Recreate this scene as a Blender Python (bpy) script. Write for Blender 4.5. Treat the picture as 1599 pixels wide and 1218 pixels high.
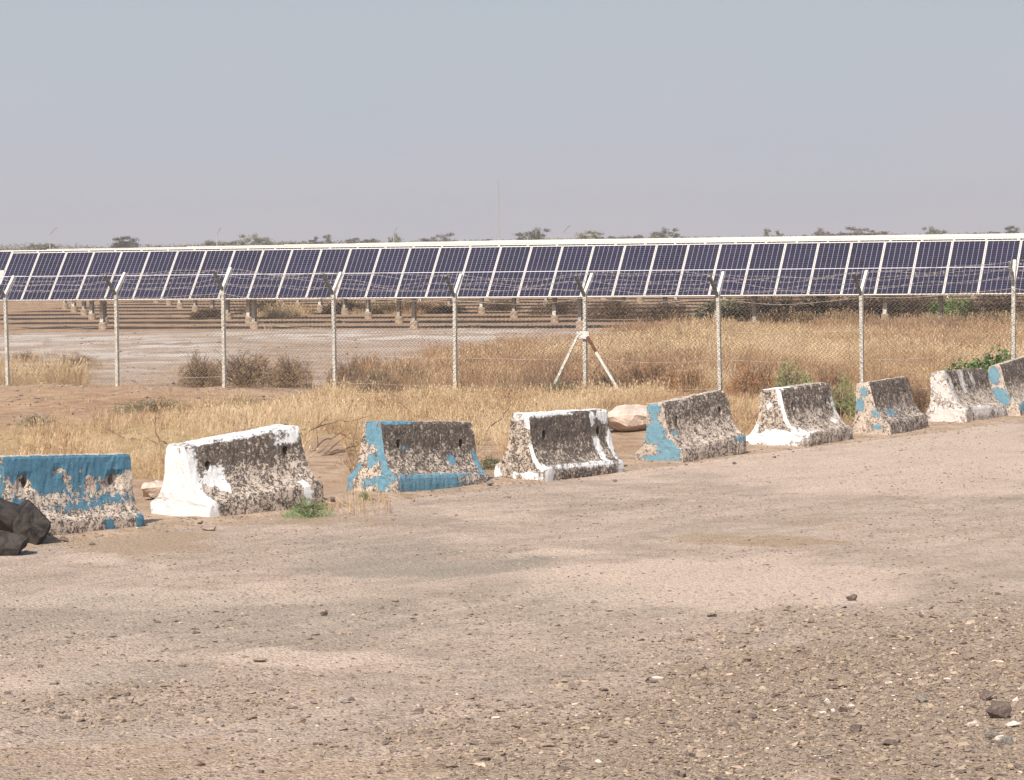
import bpy, bmesh, math, random
import numpy as np
from mathutils import Vector, Matrix, noise as mnoise

for o in list(bpy.data.objects): bpy.data.objects.remove(o)
S = bpy.context.scene
C = S.collection
R = math.radians

# ------------------------------------------------------------------ camera
FPX, W0, H0 = 5000.0, 1599.0, 1218.0          # long lens
HC = 3.0
PITCH = math.atan(237.0/FPX); ROLL = R(0.79)
F_ = Vector((0, math.cos(PITCH), -math.sin(PITCH)))
U0 = Vector((0, math.sin(PITCH), math.cos(PITCH))); R0 = Vector((1, 0, 0))
R_ = R0*math.cos(ROLL) - U0*math.sin(ROLL)
U_ = R0*math.sin(ROLL) + U0*math.cos(ROLL)
CAM = Vector((0, 0, HC))
cd = bpy.data.cameras.new('camera'); cam = bpy.data.objects.new('camera', cd); C.objects.link(cam)
cd.lens = FPX/W0*36.0; cd.sensor_width = 36.0; cd.clip_start = 0.5; cd.clip_end = 9000
cam.matrix_world = Matrix(((R_.x, U_.x, -F_.x, 0), (R_.y, U_.y, -F_.y, 0), (R_.z, U_.z, -F_.z, HC), (0, 0, 0, 1)))
S.camera = cam

# ------------------------------------------------------------------ sun and sky
SUN_EL = R(47)
sx, sy = -0.40, -0.9165                         # horizontal direction towards the sun
w = bpy.data.worlds.new('World'); S.world = w; w.use_nodes = True
nt = w.node_tree; nt.nodes.clear()
def N(nt, t, **k):
    n = nt.nodes.new(t)
    for a, v in k.items(): setattr(n, a, v)
    return n
out = N(nt, 'ShaderNodeOutputWorld'); bg = N(nt, 'ShaderNodeBackground')
sky = N(nt, 'ShaderNodeTexSky', sky_type='NISHITA'); sky.sun_disc = False
sky.sun_elevation = SUN_EL; sky.sun_rotation = math.atan2(sx, sy); sky.dust_density = 3.0; sky.air_density = 1.2
tc = N(nt, 'ShaderNodeTexCoord'); sp = N(nt, 'ShaderNodeSeparateXYZ'); nt.links.new(tc.outputs['Generated'], sp.inputs[0])
ramp = N(nt, 'ShaderNodeValToRGB'); cr = ramp.color_ramp          # dusty air by elevation (all round)
cr.elements[0].position = 0.0; cr.elements[0].color = (4.75, 4.35, 4.72, 1)
cr.elements[1].position = 1.0; cr.elements[1].color = (1.6, 2.9, 4.6, 1)
for p, c in ((0.030, (4.15, 4.25, 4.68)), (0.062, (3.9, 4.28, 4.68)), (0.085, (3.6, 4.1, 4.6)), (0.35, (2.4, 3.3, 4.3))):
    e = cr.elements.new(p); e.color = (*c, 1)
nt.links.new(sp.outputs['Z'], ramp.inputs[0])
fr = N(nt, 'ShaderNodeMapRange'); nt.links.new(sp.outputs['Z'], fr.inputs[0])
fr.inputs[1].default_value = 0.1; fr.inputs[2].default_value = 0.7; fr.inputs[3].default_value = 0.0; fr.inputs[4].default_value = 0.6
mx = N(nt, 'ShaderNodeMix', data_type='RGBA'); nt.links.new(fr.outputs[0], mx.inputs[0])
nt.links.new(ramp.outputs[0], mx.inputs[6]); nt.links.new(sky.outputs[0], mx.inputs[7])
sn = N(nt, 'ShaderNodeTexNoise'); sn.inputs['Scale'].default_value = 9.0; sn.inputs['Detail'].default_value = 3.0
smp = N(nt, 'ShaderNodeMapping'); smp.inputs['Scale'].default_value = (1, 1, 2.2); nt.links.new(tc.outputs['Generated'], smp.inputs[0]); nt.links.new(smp.outputs[0], sn.inputs['Vector'])
smr = N(nt, 'ShaderNodeMapRange'); nt.links.new(sn.outputs['Fac'], smr.inputs[0]); smr.inputs[1].default_value = 0.3; smr.inputs[2].default_value = 0.7; smr.inputs[3].default_value = 0.0; smr.inputs[4].default_value = 1.0
mh = N(nt, 'ShaderNodeMix', data_type='RGBA', blend_type='MULTIPLY'); mh.inputs[0].default_value = 1.0
mt2 = N(nt, 'ShaderNodeMix', data_type='RGBA'); nt.links.new(smr.outputs[0], mt2.inputs[0]); mt2.inputs[6].default_value = (0.955, 0.99, 1.0, 1); mt2.inputs[7].default_value = (1.035, 1.0, 1.005, 1)
nt.links.new(mx.outputs[2], mh.inputs[6]); nt.links.new(mt2.outputs[2], mh.inputs[7]); nt.links.new(mh.outputs[2], bg.inputs[0]); bg.inputs[1].default_value = 0.10
nt.links.new(bg.outputs[0], out.inputs[0])
sd = bpy.data.lights.new('sun', 'SUN'); sd.energy = 5.0; sd.angle = R(0.6); sd.color = (1.0, 0.93, 0.84)
sun = bpy.data.objects.new('sun', sd); C.objects.link(sun)
to_sun = Vector((sx*math.cos(SUN_EL), sy*math.cos(SUN_EL), math.sin(SUN_EL)))
sun.rotation_euler = to_sun.to_track_quat('Z', 'Y').to_euler()
S.view_settings.view_transform = 'Standard'; S.view_settings.look = 'None'
S.view_settings.exposure = 0.36; S.view_settings.gamma = 1.0
S.view_settings.use_curve_mapping = False
S.render.engine = 'CYCLES'
S.cycles.max_bounces = 5; S.cycles.volume_bounces = 0

# ------------------------------------------------------------------ where pixels of the survey photo meet the world
def ray(px, py):
    return (F_ + R_*((px-799.5)/FPX) - U_*((py-609.0)/FPX))
def on_z(px, py, z=0.0):
    d = ray(px, py); t = (z-HC)/d.z; return CAM + d*t
def at_depth(px, py, Y):
    d = ray(px, py); return CAM + d*(Y/d.y)
def proj(X, Y, Z):
    dx, dy, dz = X, Y, Z-HC
    f = dx*F_.x+dy*F_.y+dz*F_.z; r = dx*R_.x+dy*R_.y+dz*R_.z; u = dx*U_.x+dy*U_.y+dz*U_.z
    return 799.5+FPX*r/f, 609.0-FPX*u/f

# ------------------------------------------------------------------ vectorised value noise
def _h(ix, iy, seed):
    n = (ix.astype(np.int64)*374761393 + iy.astype(np.int64)*668265263 + seed*1442695041) & 0xffffffff
    n = ((n ^ (n >> 13))*1274126177) & 0xffffffff
    return ((n ^ (n >> 16)) & 0xffffff)/float(0xffffff)
def vn(x, y, seed=0):
    x = np.asarray(x, float); y = np.asarray(y, float)
    ix = np.floor(x); iy = np.floor(y); fx = x-ix; fy = y-iy
    fx = fx*fx*(3-2*fx); fy = fy*fy*(3-2*fy)
    a = _h(ix, iy, seed); b = _h(ix+1, iy, seed); c = _h(ix, iy+1, seed); d = _h(ix+1, iy+1, seed)
    return (a*(1-fx)+b*fx)*(1-fy)+(c*(1-fx)+d*fx)*fy
def fbm(x, y, seed=0, o=4):
    s = 0; a = 0.5; t = 0
    for i in range(o):
        s = s+a*vn(x*2**i, y*2**i, seed+i*17); t += a; a *= 0.5
    return s/t
def sstep(a, b, x):
    t = np.clip((x-a)/(b-a), 0, 1); return t*t*(3-2*t)
def blob(px, py, cx, cy, rx, ry):
    return np.clip(1-((px-cx)/rx)**2-((py-cy)/ry)**2, 0, 1)

# ------------------------------------------------------------------ terrain
RA = on_z(-100, 868); RB = on_z(1599, 656)               # road edge line
rdir = Vector((RB.x-RA.x, RB.y-RA.y, 0)).normalized(); rn = Vector((-rdir.y, rdir.x, 0))   # rn points away from the road
def road_d(X, Y): return (X-RA.x)*rn.x+(Y-RA.y)*rn.y
def road_t(X, Y): return (X-RA.x)*rdir.x+(Y-RA.y)*rdir.y
def height(X, Y):
    X = np.asarray(X, float); Y = np.asarray(Y, float)
    d = road_d(X, Y)
    back = sstep(0.4, 4.0, d)
    z = 0.02*(fbm(X*0.7, Y*0.35, 3)-0.5)*2*(1-back)
    z = z + back*(0.10*(fbm(X*0.35, Y*0.25, 5)-0.5)*2 + 0.05*(fbm(X*1.7, Y*1.1, 9)-0.5)*2)
    z = z + 0.07*(fbm(X*2.2, Y*1.3, 12)-0.45)*sstep(0.0, 0.6, d)*(1-sstep(3, 6, d))
    z = z*(1-0.8*sstep(95, 104, Y))
    px, py = proj(X, np.maximum(Y, 5.0), 0.0)
    near = sstep(40, 50, Y)*(1-sstep(75, 95, Y))
    z = z + near*0.22*blob(px, Y, 60, 62, 420, 4.5)*(0.6+0.8*fbm(X*1.3, Y*0.9, 21))
    z = z + near*0.16*blob(px, Y, 250, 52, 330, 5)*(0.3+1.2*fbm(X*1.5, Y*1.0, 23))
    z = z + 0.12*sstep(85, 105, Y)
    return z
def gz(X, Y): return float(height(np.array([X]), np.array([Y]))[0])

# ------------------------------------------------------------------ node helpers
def newmat(name):
    m = bpy.data.materials.new(name); m.use_nodes = True; t = m.node_tree; t.nodes.clear()
    o = N(t, 'ShaderNodeOutputMaterial'); b = N(t, 'ShaderNodeBsdfPrincipled'); t.links.new(b.outputs[0], o.inputs[0])
    b.inputs['Roughness'].default_value = 0.85; b.inputs['Specular IOR Level'].default_value = 0.2
    return m, t, b
def L(t, a, b): t.links.new(a, b)
def mixc(t, f, a, b):
    m = N(t, 'ShaderNodeMix', data_type='RGBA')
    for i, v in ((0, f), (6, a), (7, b)):
        if hasattr(v, 'links') or hasattr(v, 'is_output'): L(t, v, m.inputs[i])
        elif i == 0: m.inputs[0].default_value = v
        else: m.inputs[i].default_value = (*v, 1)
    return m.outputs[2]
def math_(t, op, a, b=None, c=None, clamp=False):
    m = N(t, 'ShaderNodeMath', operation=op); m.use_clamp = clamp
    for i, v in enumerate((a, b, c)):
        if v is None: continue
        if hasattr(v, 'is_output'): L(t, v, m.inputs[i])
        else: m.inputs[i].default_value = v
    return m.outputs[0]
def tnoise(t, vec, scale, detail=4, rough=0.55, dist=0.0):
    n = N(t, 'ShaderNodeTexNoise'); n.inputs['Scale'].default_value = scale; n.inputs['Detail'].default_value = detail
    n.inputs['Roughness'].default_value = rough; n.inputs['Distortion'].default_value = dist
    if vec is not None: L(t, vec, n.inputs['Vector'])
    return n.outputs['Fac']
def ss(t, v, a, b, lo=0.0, hi=1.0):
    m = N(t, 'ShaderNodeMapRange', interpolation_type='SMOOTHSTEP'); L(t, v, m.inputs[0])
    for i, x in ((1, a), (2, b), (3, lo), (4, hi)): m.inputs[i].default_value = x
    return m.outputs[0]
def pos(t, scale=(1, 1, 1), obj=False, rot=0.0):
    if obj: s = N(t, 'ShaderNodeTexCoord').outputs['Object']
    else: s = N(t, 'ShaderNodeNewGeometry').outputs['Position']
    m = N(t, 'ShaderNodeMapping'); m.inputs['Scale'].default_value = scale; m.inputs['Rotation'].default_value = (0, 0, rot)
    L(t, s, m.inputs[0]); return m.outputs[0]
def attr(t, name, typ='GEOMETRY'):
    a = N(t, 'ShaderNodeAttribute'); a.attribute_name = name; a.attribute_type = typ; return a.outputs['Fac']
def bump(t, b, h, dist, strength=1.0):
    n = N(t, 'ShaderNodeBump'); n.inputs['Distance'].default_value = dist; n.inputs['Strength'].default_value = strength
    L(t, h, n.inputs['Height']); L(t, n.outputs[0], b.inputs['Normal'])
def simple(name, col, var=0.25, scale=8, rough=0.85, metal=0.0, obj=True, bmp=0.0, col2=None):
    m, t, b = newmat(name); v = pos(t, obj=obj); n = tnoise(t, v, scale, 5, 0.6)
    c2 = col2 or tuple(c*(1-var) for c in col); c1 = tuple(min(1, c*(1+var*0.5)) for c in col)
    L(t, mixc(t, ss(t, n, 0.35, 0.65), c2, c1), b.inputs['Base Color'])
    b.inputs['Roughness'].default_value = rough; b.inputs['Metallic'].default_value = metal
    if bmp: bump(t, b, tnoise(t, v, scale*3, 5), bmp)
    return m

# ------------------------------------------------------------------ object helpers
def link(name, me, mats=(), parent=None, loc=None):
    o = bpy.data.objects.new(name, me); C.objects.link(o)
    for m in (mats if isinstance(mats, (list, tuple)) else [mats]):
        if me is not None and m.name not in [x.name for x in me.materials if x]: me.materials.append(m)
    if parent is not None: o.parent = parent
    if loc is not None: o.location = loc
    return o
def tag(o, label=None, cat=None, group=None, kind=None):
    if label: o['label'] = label
    if cat: o['category'] = cat
    if group: o['group'] = group
    if kind: o['kind'] = kind
    return o
def empty(name, loc=(0, 0, 0), rz=0.0, **k):
    o = bpy.data.objects.new(name, None); C.objects.link(o); o.location = loc; o.rotation_euler = (0, 0, rz)
    o.empty_display_size = 0.2
    return tag(o, **k)
class MB:
    def __init__(s): s.v = []; s.f = []; s.m = []
    def add(s, vs, fs, mi=0):
        b = len(s.v); s.v += [tuple(v) for v in vs]; s.f += [tuple(i+b for i in f) for f in fs]; s.m += [mi]*len(fs)
    def box(s, x0, x1, y0, y1, z0, z1, mi=0, M=None):
        vs = [Vector((x, y, z)) for z in (z0, z1) for y in (y0, y1) for x in (x0, x1)]
        if M is not None: vs = [M @ v for v in vs]
        s.add(vs, [(0, 2, 3, 1), (4, 5, 7, 6), (0, 1, 5, 4), (2, 6, 7, 3), (0, 4, 6, 2), (1, 3, 7, 5)], mi)
    def bar(s, a, b, w, h=None, up=Vector((0, 0, 1)), mi=0):
        a = Vector(a); b = Vector(b); d = (b-a); ln = d.length; d.normalize()
        x = d.cross(up)
        if x.length < 1e-4: x = d.cross(Vector((1, 0, 0)))
        x.normalize(); y = x.cross(d); h = h or w
        vs = [p + x*(i*w/2) + y*(j*h/2) for p in (a, b) for i, j in ((-1, -1), (1, -1), (1, 1), (-1, 1))]
        s.add(vs, [(0, 3, 2, 1), (4, 5, 6, 7), (0, 1, 5, 4), (1, 2, 6, 5), (2, 3, 7, 6), (3, 0, 4, 7)], mi)
    def tube(s, pts, rad, n=5, cap=True, mi=0):
        pts = [Vector(p) for p in pts]; rads = rad if isinstance(rad, (list, tuple)) else [rad]*len(pts)
        base = len(s.v); prev = None
        for i, p in enumerate(pts):
            d = (pts[min(i+1, len(pts)-1)]-pts[max(i-1, 0)]).normalized()
            if prev is None:
                x = d.cross(Vector((0, 0, 1)));
                if x.length < 1e-3: x = d.cross(Vector((0, 1, 0)))
            else: x = prev - d*prev.dot(d)
            x.normalize(); prev = x; y = d.cross(x)
            for k in range(n):
                a = 2*math.pi*k/n; s.v.append(tuple(p + (x*math.cos(a)+y*math.sin(a))*rads[i]))
        for i in range(len(pts)-1):
            for k in range(n):
                a = base+i*n+k; b = base+i*n+(k+1) % n
                s.f.append((a, b, b+n, a+n)); s.m.append(mi)
        if cap:
            s.f.append(tuple(base+k for k in range(n))[::-1]); s.m.append(mi)
            s.f.append(tuple(base+(len(pts)-1)*n+k for k in range(n))); s.m.append(mi)
    def mesh(s, name='m', smooth=False):
        me = bpy.data.meshes.new(name); me.from_pydata(s.v, [], s.f); me.update()
        if any(s.m): me.polygons.foreach_set('material_index', s.m)
        if smooth: me.polygons.foreach_set('use_smooth', [True]*len(me.polygons))
        return me
def copy_tree(o, parent=None):
    c = o.copy(); C.objects.link(c); c.parent = parent
    for ch in list(o.children): copy_tree(ch, c)
    return c
def set_attr(me, name, arr, dom='POINT'):
    a = me.attributes.new(name, 'FLOAT', dom); a.data.foreach_set('value', np.asarray(arr, dtype=np.float32).ravel())

# ------------------------------------------------------------------ ground materials
def ground_mat():
    m, t, b = newmat('dry_soil')
    p = pos(t); pst = pos(t, (1, 0.35, 1), rot=R(-20))
    big = tnoise(t, pst, 0.6, 5, 0.6); mid = tnoise(t, p, 2.3, 5, 0.6); fine = tnoise(t, p, 18, 5, 0.65); vf = tnoise(t, p, 70, 3, 0.6)
    c = mixc(t, ss(t, big, 0.35, 0.65), (0.36, 0.235, 0.15), (0.47, 0.345, 0.245))
    c = mixc(t, ss(t, mid, 0.4, 0.7), c, (0.30, 0.18, 0.11))
    pale = math_(t, 'MULTIPLY', attr(t, 'pale'), ss(t, tnoise(t, pos(t, (0.5, 0.9, 1), rot=R(-19)), 0.55, 6, 0.7), 0.47, 0.56))
    c = mixc(t, pale, c, (0.54, 0.485, 0.44))
    pinkn = math_(t, 'MULTIPLY', attr(t, 'bare'), 0.8)
    c = mixc(t, pinkn, c, mixc(t, ss(t, tnoise(t, pos(t, (0.5, 1.0, 1), rot=R(-19)), 0.8, 6, 0.7), 0.35, 0.6), (0.28, 0.20, 0.15), (0.44, 0.345, 0.28)))
    c = mixc(t, pale, c, (0.54, 0.485, 0.44))
    c = mixc(t, math_(t, 'MULTIPLY', attr(t, 'brown'), 0.9), c, mixc(t, ss(t, mid, 0.35, 0.65), (0.27, 0.16, 0.095), (0.43, 0.28, 0.175)))
    c = mixc(t, attr(t, 'straw'), c, mixc(t, ss(t, fine, 0.35, 0.6), (0.24, 0.15, 0.08), (0.48, 0.34, 0.17)))
    c = mixc(t, math_(t, 'MULTIPLY', attr(t, 'sand'), 0.85), c, mixc(t, ss(t, mid, 0.35, 0.65), (0.34, 0.235, 0.16), (0.50, 0.37, 0.27)))
    g = ss(t, fine, 0.54, 0.70); c = mixc(t, math_(t, 'MULTIPLY', g, 0.5), c, (0.17, 0.115, 0.08))
    c = mixc(t, math_(t, 'MULTIPLY', ss(t, vf, 0.56, 0.72), 0.4), c, (0.62, 0.50, 0.38))
    L(t, c, b.inputs['Base Color']); b.inputs['Roughness'].default_value = 0.95
    bump(t, b, math_(t, 'ADD', math_(t, 'MULTIPLY', mid, 2.0), fine), 0.05)
    return m
def road_mat():
    m, t, b = newmat('gravel_road')
    p = pos(t); pst = pos(t, (0.7, 0.8, 1), rot=R(-20)); pl = pos(t, (0.55, 0.6, 1), rot=R(-30))
    big = tnoise(t, pl, 1.3, 6, 0.68); mid = tnoise(t, pst, 3.5, 5, 0.65); fine = tnoise(t, p, 22, 5, 0.7); vf = tnoise(t, p, 75, 4, 0.7)
    def along(ku, kv):
        ps_ = N(t, 'ShaderNodeNewGeometry').outputs['Position']; o2 = []
        for vec in (rdir, rn):
            dn = N(t, 'ShaderNodeVectorMath', operation='DOT_PRODUCT'); L(t, ps_, dn.inputs[0]); dn.inputs[1].default_value = tuple(vec); o2.append(dn.outputs['Value'])
        cb_ = N(t, 'ShaderNodeCombineXYZ'); L(t, math_(t, 'MULTIPLY', o2[0], ku), cb_.inputs[0]); L(t, math_(t, 'MULTIPLY', o2[1], kv), cb_.inputs[1]); return cb_.outputs[0]
    rut = tnoise(t, along(0.10, 1.6), 1.0, 4, 0.6); rut2 = tnoise(t, along(0.35, 5.0), 1.0, 4, 0.6)
    brn = tnoise(t, along(0.5, 1.6), 1.6, 7, 0.72)
    def brk(name, lo=0.25, hi=0.6): return math_(t, 'MULTIPLY', ss(t, attr(t, name), 0.0, 0.25), ss(t, math_(t, 'ADD', attr(t, name), math_(t, 'MULTIPLY', math_(t, 'SUBTRACT', math_(t, 'MULTIPLY', math_(t, 'ADD', fine, brn), 0.5), 0.5), 2.6)), lo, hi))
    c = mixc(t, ss(t, big, 0.32, 0.66), (0.46, 0.345, 0.265), (0.62, 0.47, 0.375))
    c = mixc(t, math_(t, 'MULTIPLY', ss(t, mid, 0.45, 0.7), 0.55), c, (0.30, 0.235, 0.19))
    c = mixc(t, math_(t, 'MULTIPLY', ss(t, rut, 0.45, 0.62), 0.35), c, (0.34, 0.265, 0.205))
    c = mixc(t, math_(t, 'MULTIPLY', ss(t, rut2, 0.52, 0.66), 0.45), c, (0.62, 0.49, 0.39))
    c = mixc(t, math_(t, 'MULTIPLY', brk('pink', 0.1, 0.8), 0.7), c, (0.72, 0.55, 0.435))
    c = mixc(t, math_(t, 'MULTIPLY', brk('grey', 0.1, 0.9), 0.7), c, mixc(t, fine, (0.27, 0.235, 0.185), (0.37, 0.32, 0.255)))
    c = mixc(t, math_(t, 'MULTIPLY', brk('ochre', 0.2, 0.7), 0.7), c, (0.42, 0.29, 0.18))
    c = mixc(t, math_(t, 'MULTIPLY', brk('rough', 0.3, 0.7), 0.75), c, mixc(t, ss(t, fine, 0.35, 0.6), (0.21, 0.145, 0.095), (0.44, 0.325, 0.22)))
    vor = N(t, 'ShaderNodeTexVoronoi'); vor.inputs['Scale'].default_value = 38; L(t, p, vor.inputs['Vector'])
    dk = math_(t, 'MULTIPLY', ss(t, fine, 0.50, 0.62), 0.6); c = mixc(t, dk, c, (0.17, 0.13, 0.105))
    c = mixc(t, math_(t, 'MULTIPLY', ss(t, vf, 0.60, 0.72), 0.35), c, (0.70, 0.60, 0.50))
    c = mixc(t, math_(t, 'MULTIPLY', ss(t, vf, 0.46, 0.36), 0.7), c, (0.20, 0.155, 0.125))
    L(t, c, b.inputs['Base Color']); b.inputs['Roughness'].default_value = 0.95
    h = math_(t, 'ADD', fine, math_(t, 'MULTIPLY', vor.outputs['Distance'], -0.6))
    bump(t, b, h, 0.04)
    return m

def grid_mesh(name, xs, ys, zf, attrs, keep=None):
    X, Y = np.meshgrid(xs, ys); nx, ny = len(xs), len(ys)
    Z = zf(X, Y)
    v = np.stack([X.ravel(), Y.ravel(), Z.ravel()], 1)
    i = np.arange((nx-1)*(ny-1)); r, c = i//(nx-1), i % (nx-1); a = r*nx+c
    f = np.stack([a, a+1, a+nx+1, a+nx], 1)
    if keep is not None:
        k = keep(v[f].mean(1)); f = f[k]
        used = np.unique(f); mp = -np.ones(len(v), int); mp[used] = np.arange(len(used)); v = v[used]; f = mp[f]
    me = bpy.data.meshes.new(name); me.vertices.add(len(v)); me.vertices.foreach_set('co', v.ravel())
    me.loops.add(len(f)*4); me.loops.foreach_set('vertex_index', f.ravel().astype(np.int32))
    me.polygons.add(len(f)); me.polygons.foreach_set('loop_start', (np.arange(len(f))*4).astype(np.int32))
    me.update(calc_edges=True); me.polygons.foreach_set('use_smooth', [True]*len(f))
    for k2, fn in attrs.items(): set_attr(me, k2, fn(v))
    return me

def PP(v): return proj(v[:, 0], np.maximum(v[:, 1], 6.0), v[:, 2])
# how much straw (dead grass) stands at a ground point
def straw_at(X, Y):
    px, py = proj(X, np.maximum(Y, 6.0), 0.0); d = road_d(X, Y)
    wob = (fbm(X*0.5, Y*0.25, 31)-0.5)
    infence = fence_d(X, Y) < 0
    # between barriers and fence
    topx = np.interp(px, [-200, 120, 260, 420, 520, 2000], [690, 684, 668, 640, 617, 600])
    a = sstep(-10, 12, py-topx+wob*50)*sstep(0.9, 2.2, d+wob*1.5)
    # beyond the fence
    top = np.interp(px, [-200, 0, 120, 150, 430, 560, 700, 800, 960, 1050, 1200, 1700], [572, 572, 596, 640, 640, 600, 566, 556, 524, 512, 510, 508])
    bq = sstep(-6, 8, py-top+wob*34)
    under = np.maximum.reduce([blob(px, py, 430, 491, 70, 12), blob(px, py, 630, 486, 95, 12), blob(px, py, 560, 490, 60, 8)])
    bq = np.maximum(bq, sstep(0.1, 0.5, under+wob*0.4))
    hole = np.maximum.reduce([blob(px, py, 985, 690, 60, 40), blob(px, py, 505, 735, 50, 60)*0.8, blob(px, py, 765, 715, 34, 30), blob(px, py, 1430, 640, 36, 26), blob(px, py, 225, 775, 60, 30)])
    a = a*(1-sstep(0.0, 0.25, hole))
    a = np.maximum(a, 0.28*blob(px, py, 560, 797, 90, 12))
    a = a*(1-0.8*sstep(0.0, 0.3, blob(px, py, 420, 700, 60, 16)+0.5*(fbm(X*2, Y, 35)-0.6)))
    return np.where(infence, a, bq)

# fence line
FL = at_depth(8, 600, 65.8); FR = at_depth(1580, 600, 56.2)
fdir = Vector((FR.x-FL.x, FR.y-FL.y, 0)).normalized(); fn = Vector((-fdir.y, fdir.x, 0))   # fn points away from camera
def fence_d(X, Y): return (X-FL.x)*fn.x+(Y-FL.y)*fn.y

xs = np.unique(np.concatenate([np.linspace(-700, -60, 22), np.linspace(-60, -16, 60), np.arange(-16, 16.01, 0.17), np.linspace(16, 60, 60), np.linspace(60, 700, 22)]))
ys = np.unique(np.concatenate([np.linspace(-60, 24, 14), np.arange(24, 76, 0.22), np.arange(76, 135, 0.6), np.geomspace(135, 1250, 50)]))
def ground_z(X, Y):
    z = height(X, Y)
    return z - 0.12*(1-sstep(-0.5, 0.25, road_d(X, Y)))
def a_pale(v):
    px, py = PP(v); k = (fence_d(v[:, 0], v[:, 1]) > 0.3)
    return k*np.clip(np.maximum(blob(px, py, 90, 548, 330, 38)*1.6, blob(px, py, 560, 522, 330, 14)*1.3), 0, 1)
def a_bare(v):
    px, py = PP(v); return (fence_d(v[:, 0], v[:, 1]) > 0)*sstep(0, 0.2, blob(px, py, 400, 545, 720, 62))
def a_brown(v):
    px, py = PP(v); return np.maximum(sstep(103, 106, v[:, 1]+2.5*(px-144)/1000.0), sstep(0.0, 0.4, blob(px, py, 150, 645, 460, 42)))
def a_sand(v):
    d = road_d(v[:, 0], v[:, 1]); return (1-sstep(0.9, 2.4, d))
MAT_ground = ground_mat()
g = link('ground', grid_mesh('ground', xs, ys, ground_z, {'pale': a_pale, 'bare': a_bare, 'sand': a_sand, 'brown': a_brown,
         'straw': lambda v: straw_at(v[:, 0], v[:, 1])}), MAT_ground); tag(g, kind='structure')
# road sheet, on the camera's side of the edge line
rx = np.unique(np.concatenate([np.linspace(-90, -9, 30), np.arange(-9, 12, 0.10), np.linspace(12, 90, 30)]))
ry = np.unique(np.concatenate([np.linspace(-60, 14, 10), np.arange(14, 62, 0.11), np.linspace(62, 140, 40)]))
def road_z(X, Y):
    d = road_d(X, Y); e = 0.35*(fbm(X*0.9, Y*0.6, 44)-0.5)
    z = height(X, Y)+0.015*(fbm(X*3, Y*2, 8)-0.5)+0.006
    return z - 0.30*sstep(-0.25, 0.75, d+e)
def rattr(lst, th=0.0):
    def fnn(v):
        px, py = PP(v); wx_, wy_ = v[:, 0], v[:, 1]; px = px+300*(fbm(wx_*0.7, wy_*0.3, 51)-0.5)+90*(fbm(wx_*2.5, wy_*1.2, 53)-0.5); py = py+70*(fbm(wx_*0.5, wy_*0.5, 55, 5)-0.5)+26*(fbm(wx_*2.2, wy_*1.8, 57)-0.5); wob = (fbm(wx_*1.1, wy_*0.45, 61)-0.5)*1.2 + (fbm(wx_*5, wy_*3, 67)-0.5)*0.5; s = 0
        for (cx, cy, rx_, ry_, k) in lst: s = np.maximum(s, sstep(0.0, 0.85, blob(px, py, cx, cy, rx_*1.15, ry_*1.15)+wob*0.6)*k*sstep(0.0, 0.3, blob(px, py, cx, cy, rx_*1.5, ry_*1.5)))
        return s
    return fnn
A_grey = [(650, 878, 230, 26, 0.8), (330, 965, 560, 48, 0.5), (170, 1062, 150, 32, 0.5), (900, 960, 260, 60, 0.4), (760, 1040, 160, 30, 0.3), (150, 1140, 260, 40, 0.35)]
A_pink = [(1130, 915, 330, 42, 1), (330, 935, 330, 22, 0.8), (420, 1030, 190, 22, 1), (1350, 720, 420, 60, 0.7), (850, 858, 150, 9, 1), (1000, 745, 200, 18, 0.6), (80, 1065, 150, 20, 0.6), (1200, 940, 130, 24, 0.7), (120, 880, 160, 12, 0.7), (700, 790, 240, 10, 0.6)]
A_ochre = [(150, 852, 300, 26, 0.9), (430, 808, 180, 10, 0.7), (1215, 846, 120, 17, 1), (1330, 805, 120, 14, 0.4), (420, 1200, 520, 36, 0.5)]
A_rough = [(1400, 1110, 520, 120, 1), (950, 1170, 420, 75, 0.6), (260, 1110, 300, 40, 0.4), (1500, 1010, 280, 80, 0.6), (330, 905, 160, 14, 0.35)]
MAT_road = road_mat()
rd = link('road', grid_mesh('road', rx, ry, road_z, {'grey': rattr(A_grey), 'pink': rattr(A_pink), 'ochre': rattr(A_ochre), 'rough': rattr(A_rough)},
          keep=lambda c: road_d(c[:, 0], c[:, 1]) < 0.9), MAT_road); tag(rd, kind='structure')

# ------------------------------------------------------------------ materials for things
M_galv = simple('galvanised_steel', (0.60, 0.56, 0.50), 0.5, 40, 0.75, 0.0)
M_galv_dark = simple('weathered_and_shaded_steel', (0.24, 0.23, 0.21), 0.4, 20, 0.7, 0.2)  # dark weathered steel; on the near fence arms its darkness is painted shade
M_wire = simple('fence_wire', (0.44, 0.38, 0.32), 0.35, 6, 0.8, 0.0)
M_arm_sunlit = simple('sunlit_galvanised_arm', (0.74, 0.70, 0.64), 0.2, 30, 0.7)  # steel lightened as if sunlit, for arms leaning away from the camera
M_barb = simple('pale_barbed_wire', (0.42, 0.37, 0.34), 0.3, 4, 0.8)
M_rust = simple('rusted_steel', (0.16, 0.07, 0.045), 0.4, 25, 0.9)
M_white_steel = simple('white_painted_steel', (0.62, 0.59, 0.55), 0.2, 30, 0.6)
M_frame = simple('panel_aluminium', (0.56, 0.53, 0.48), 0.08, 5, 0.5, 0.15)
M_conc = simple('cast_concrete', (0.40, 0.31, 0.235), 0.35, 14, 0.95, bmp=0.01)
M_bark = simple('grey_bark', (0.17, 0.13, 0.10), 0.3, 6)
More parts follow.
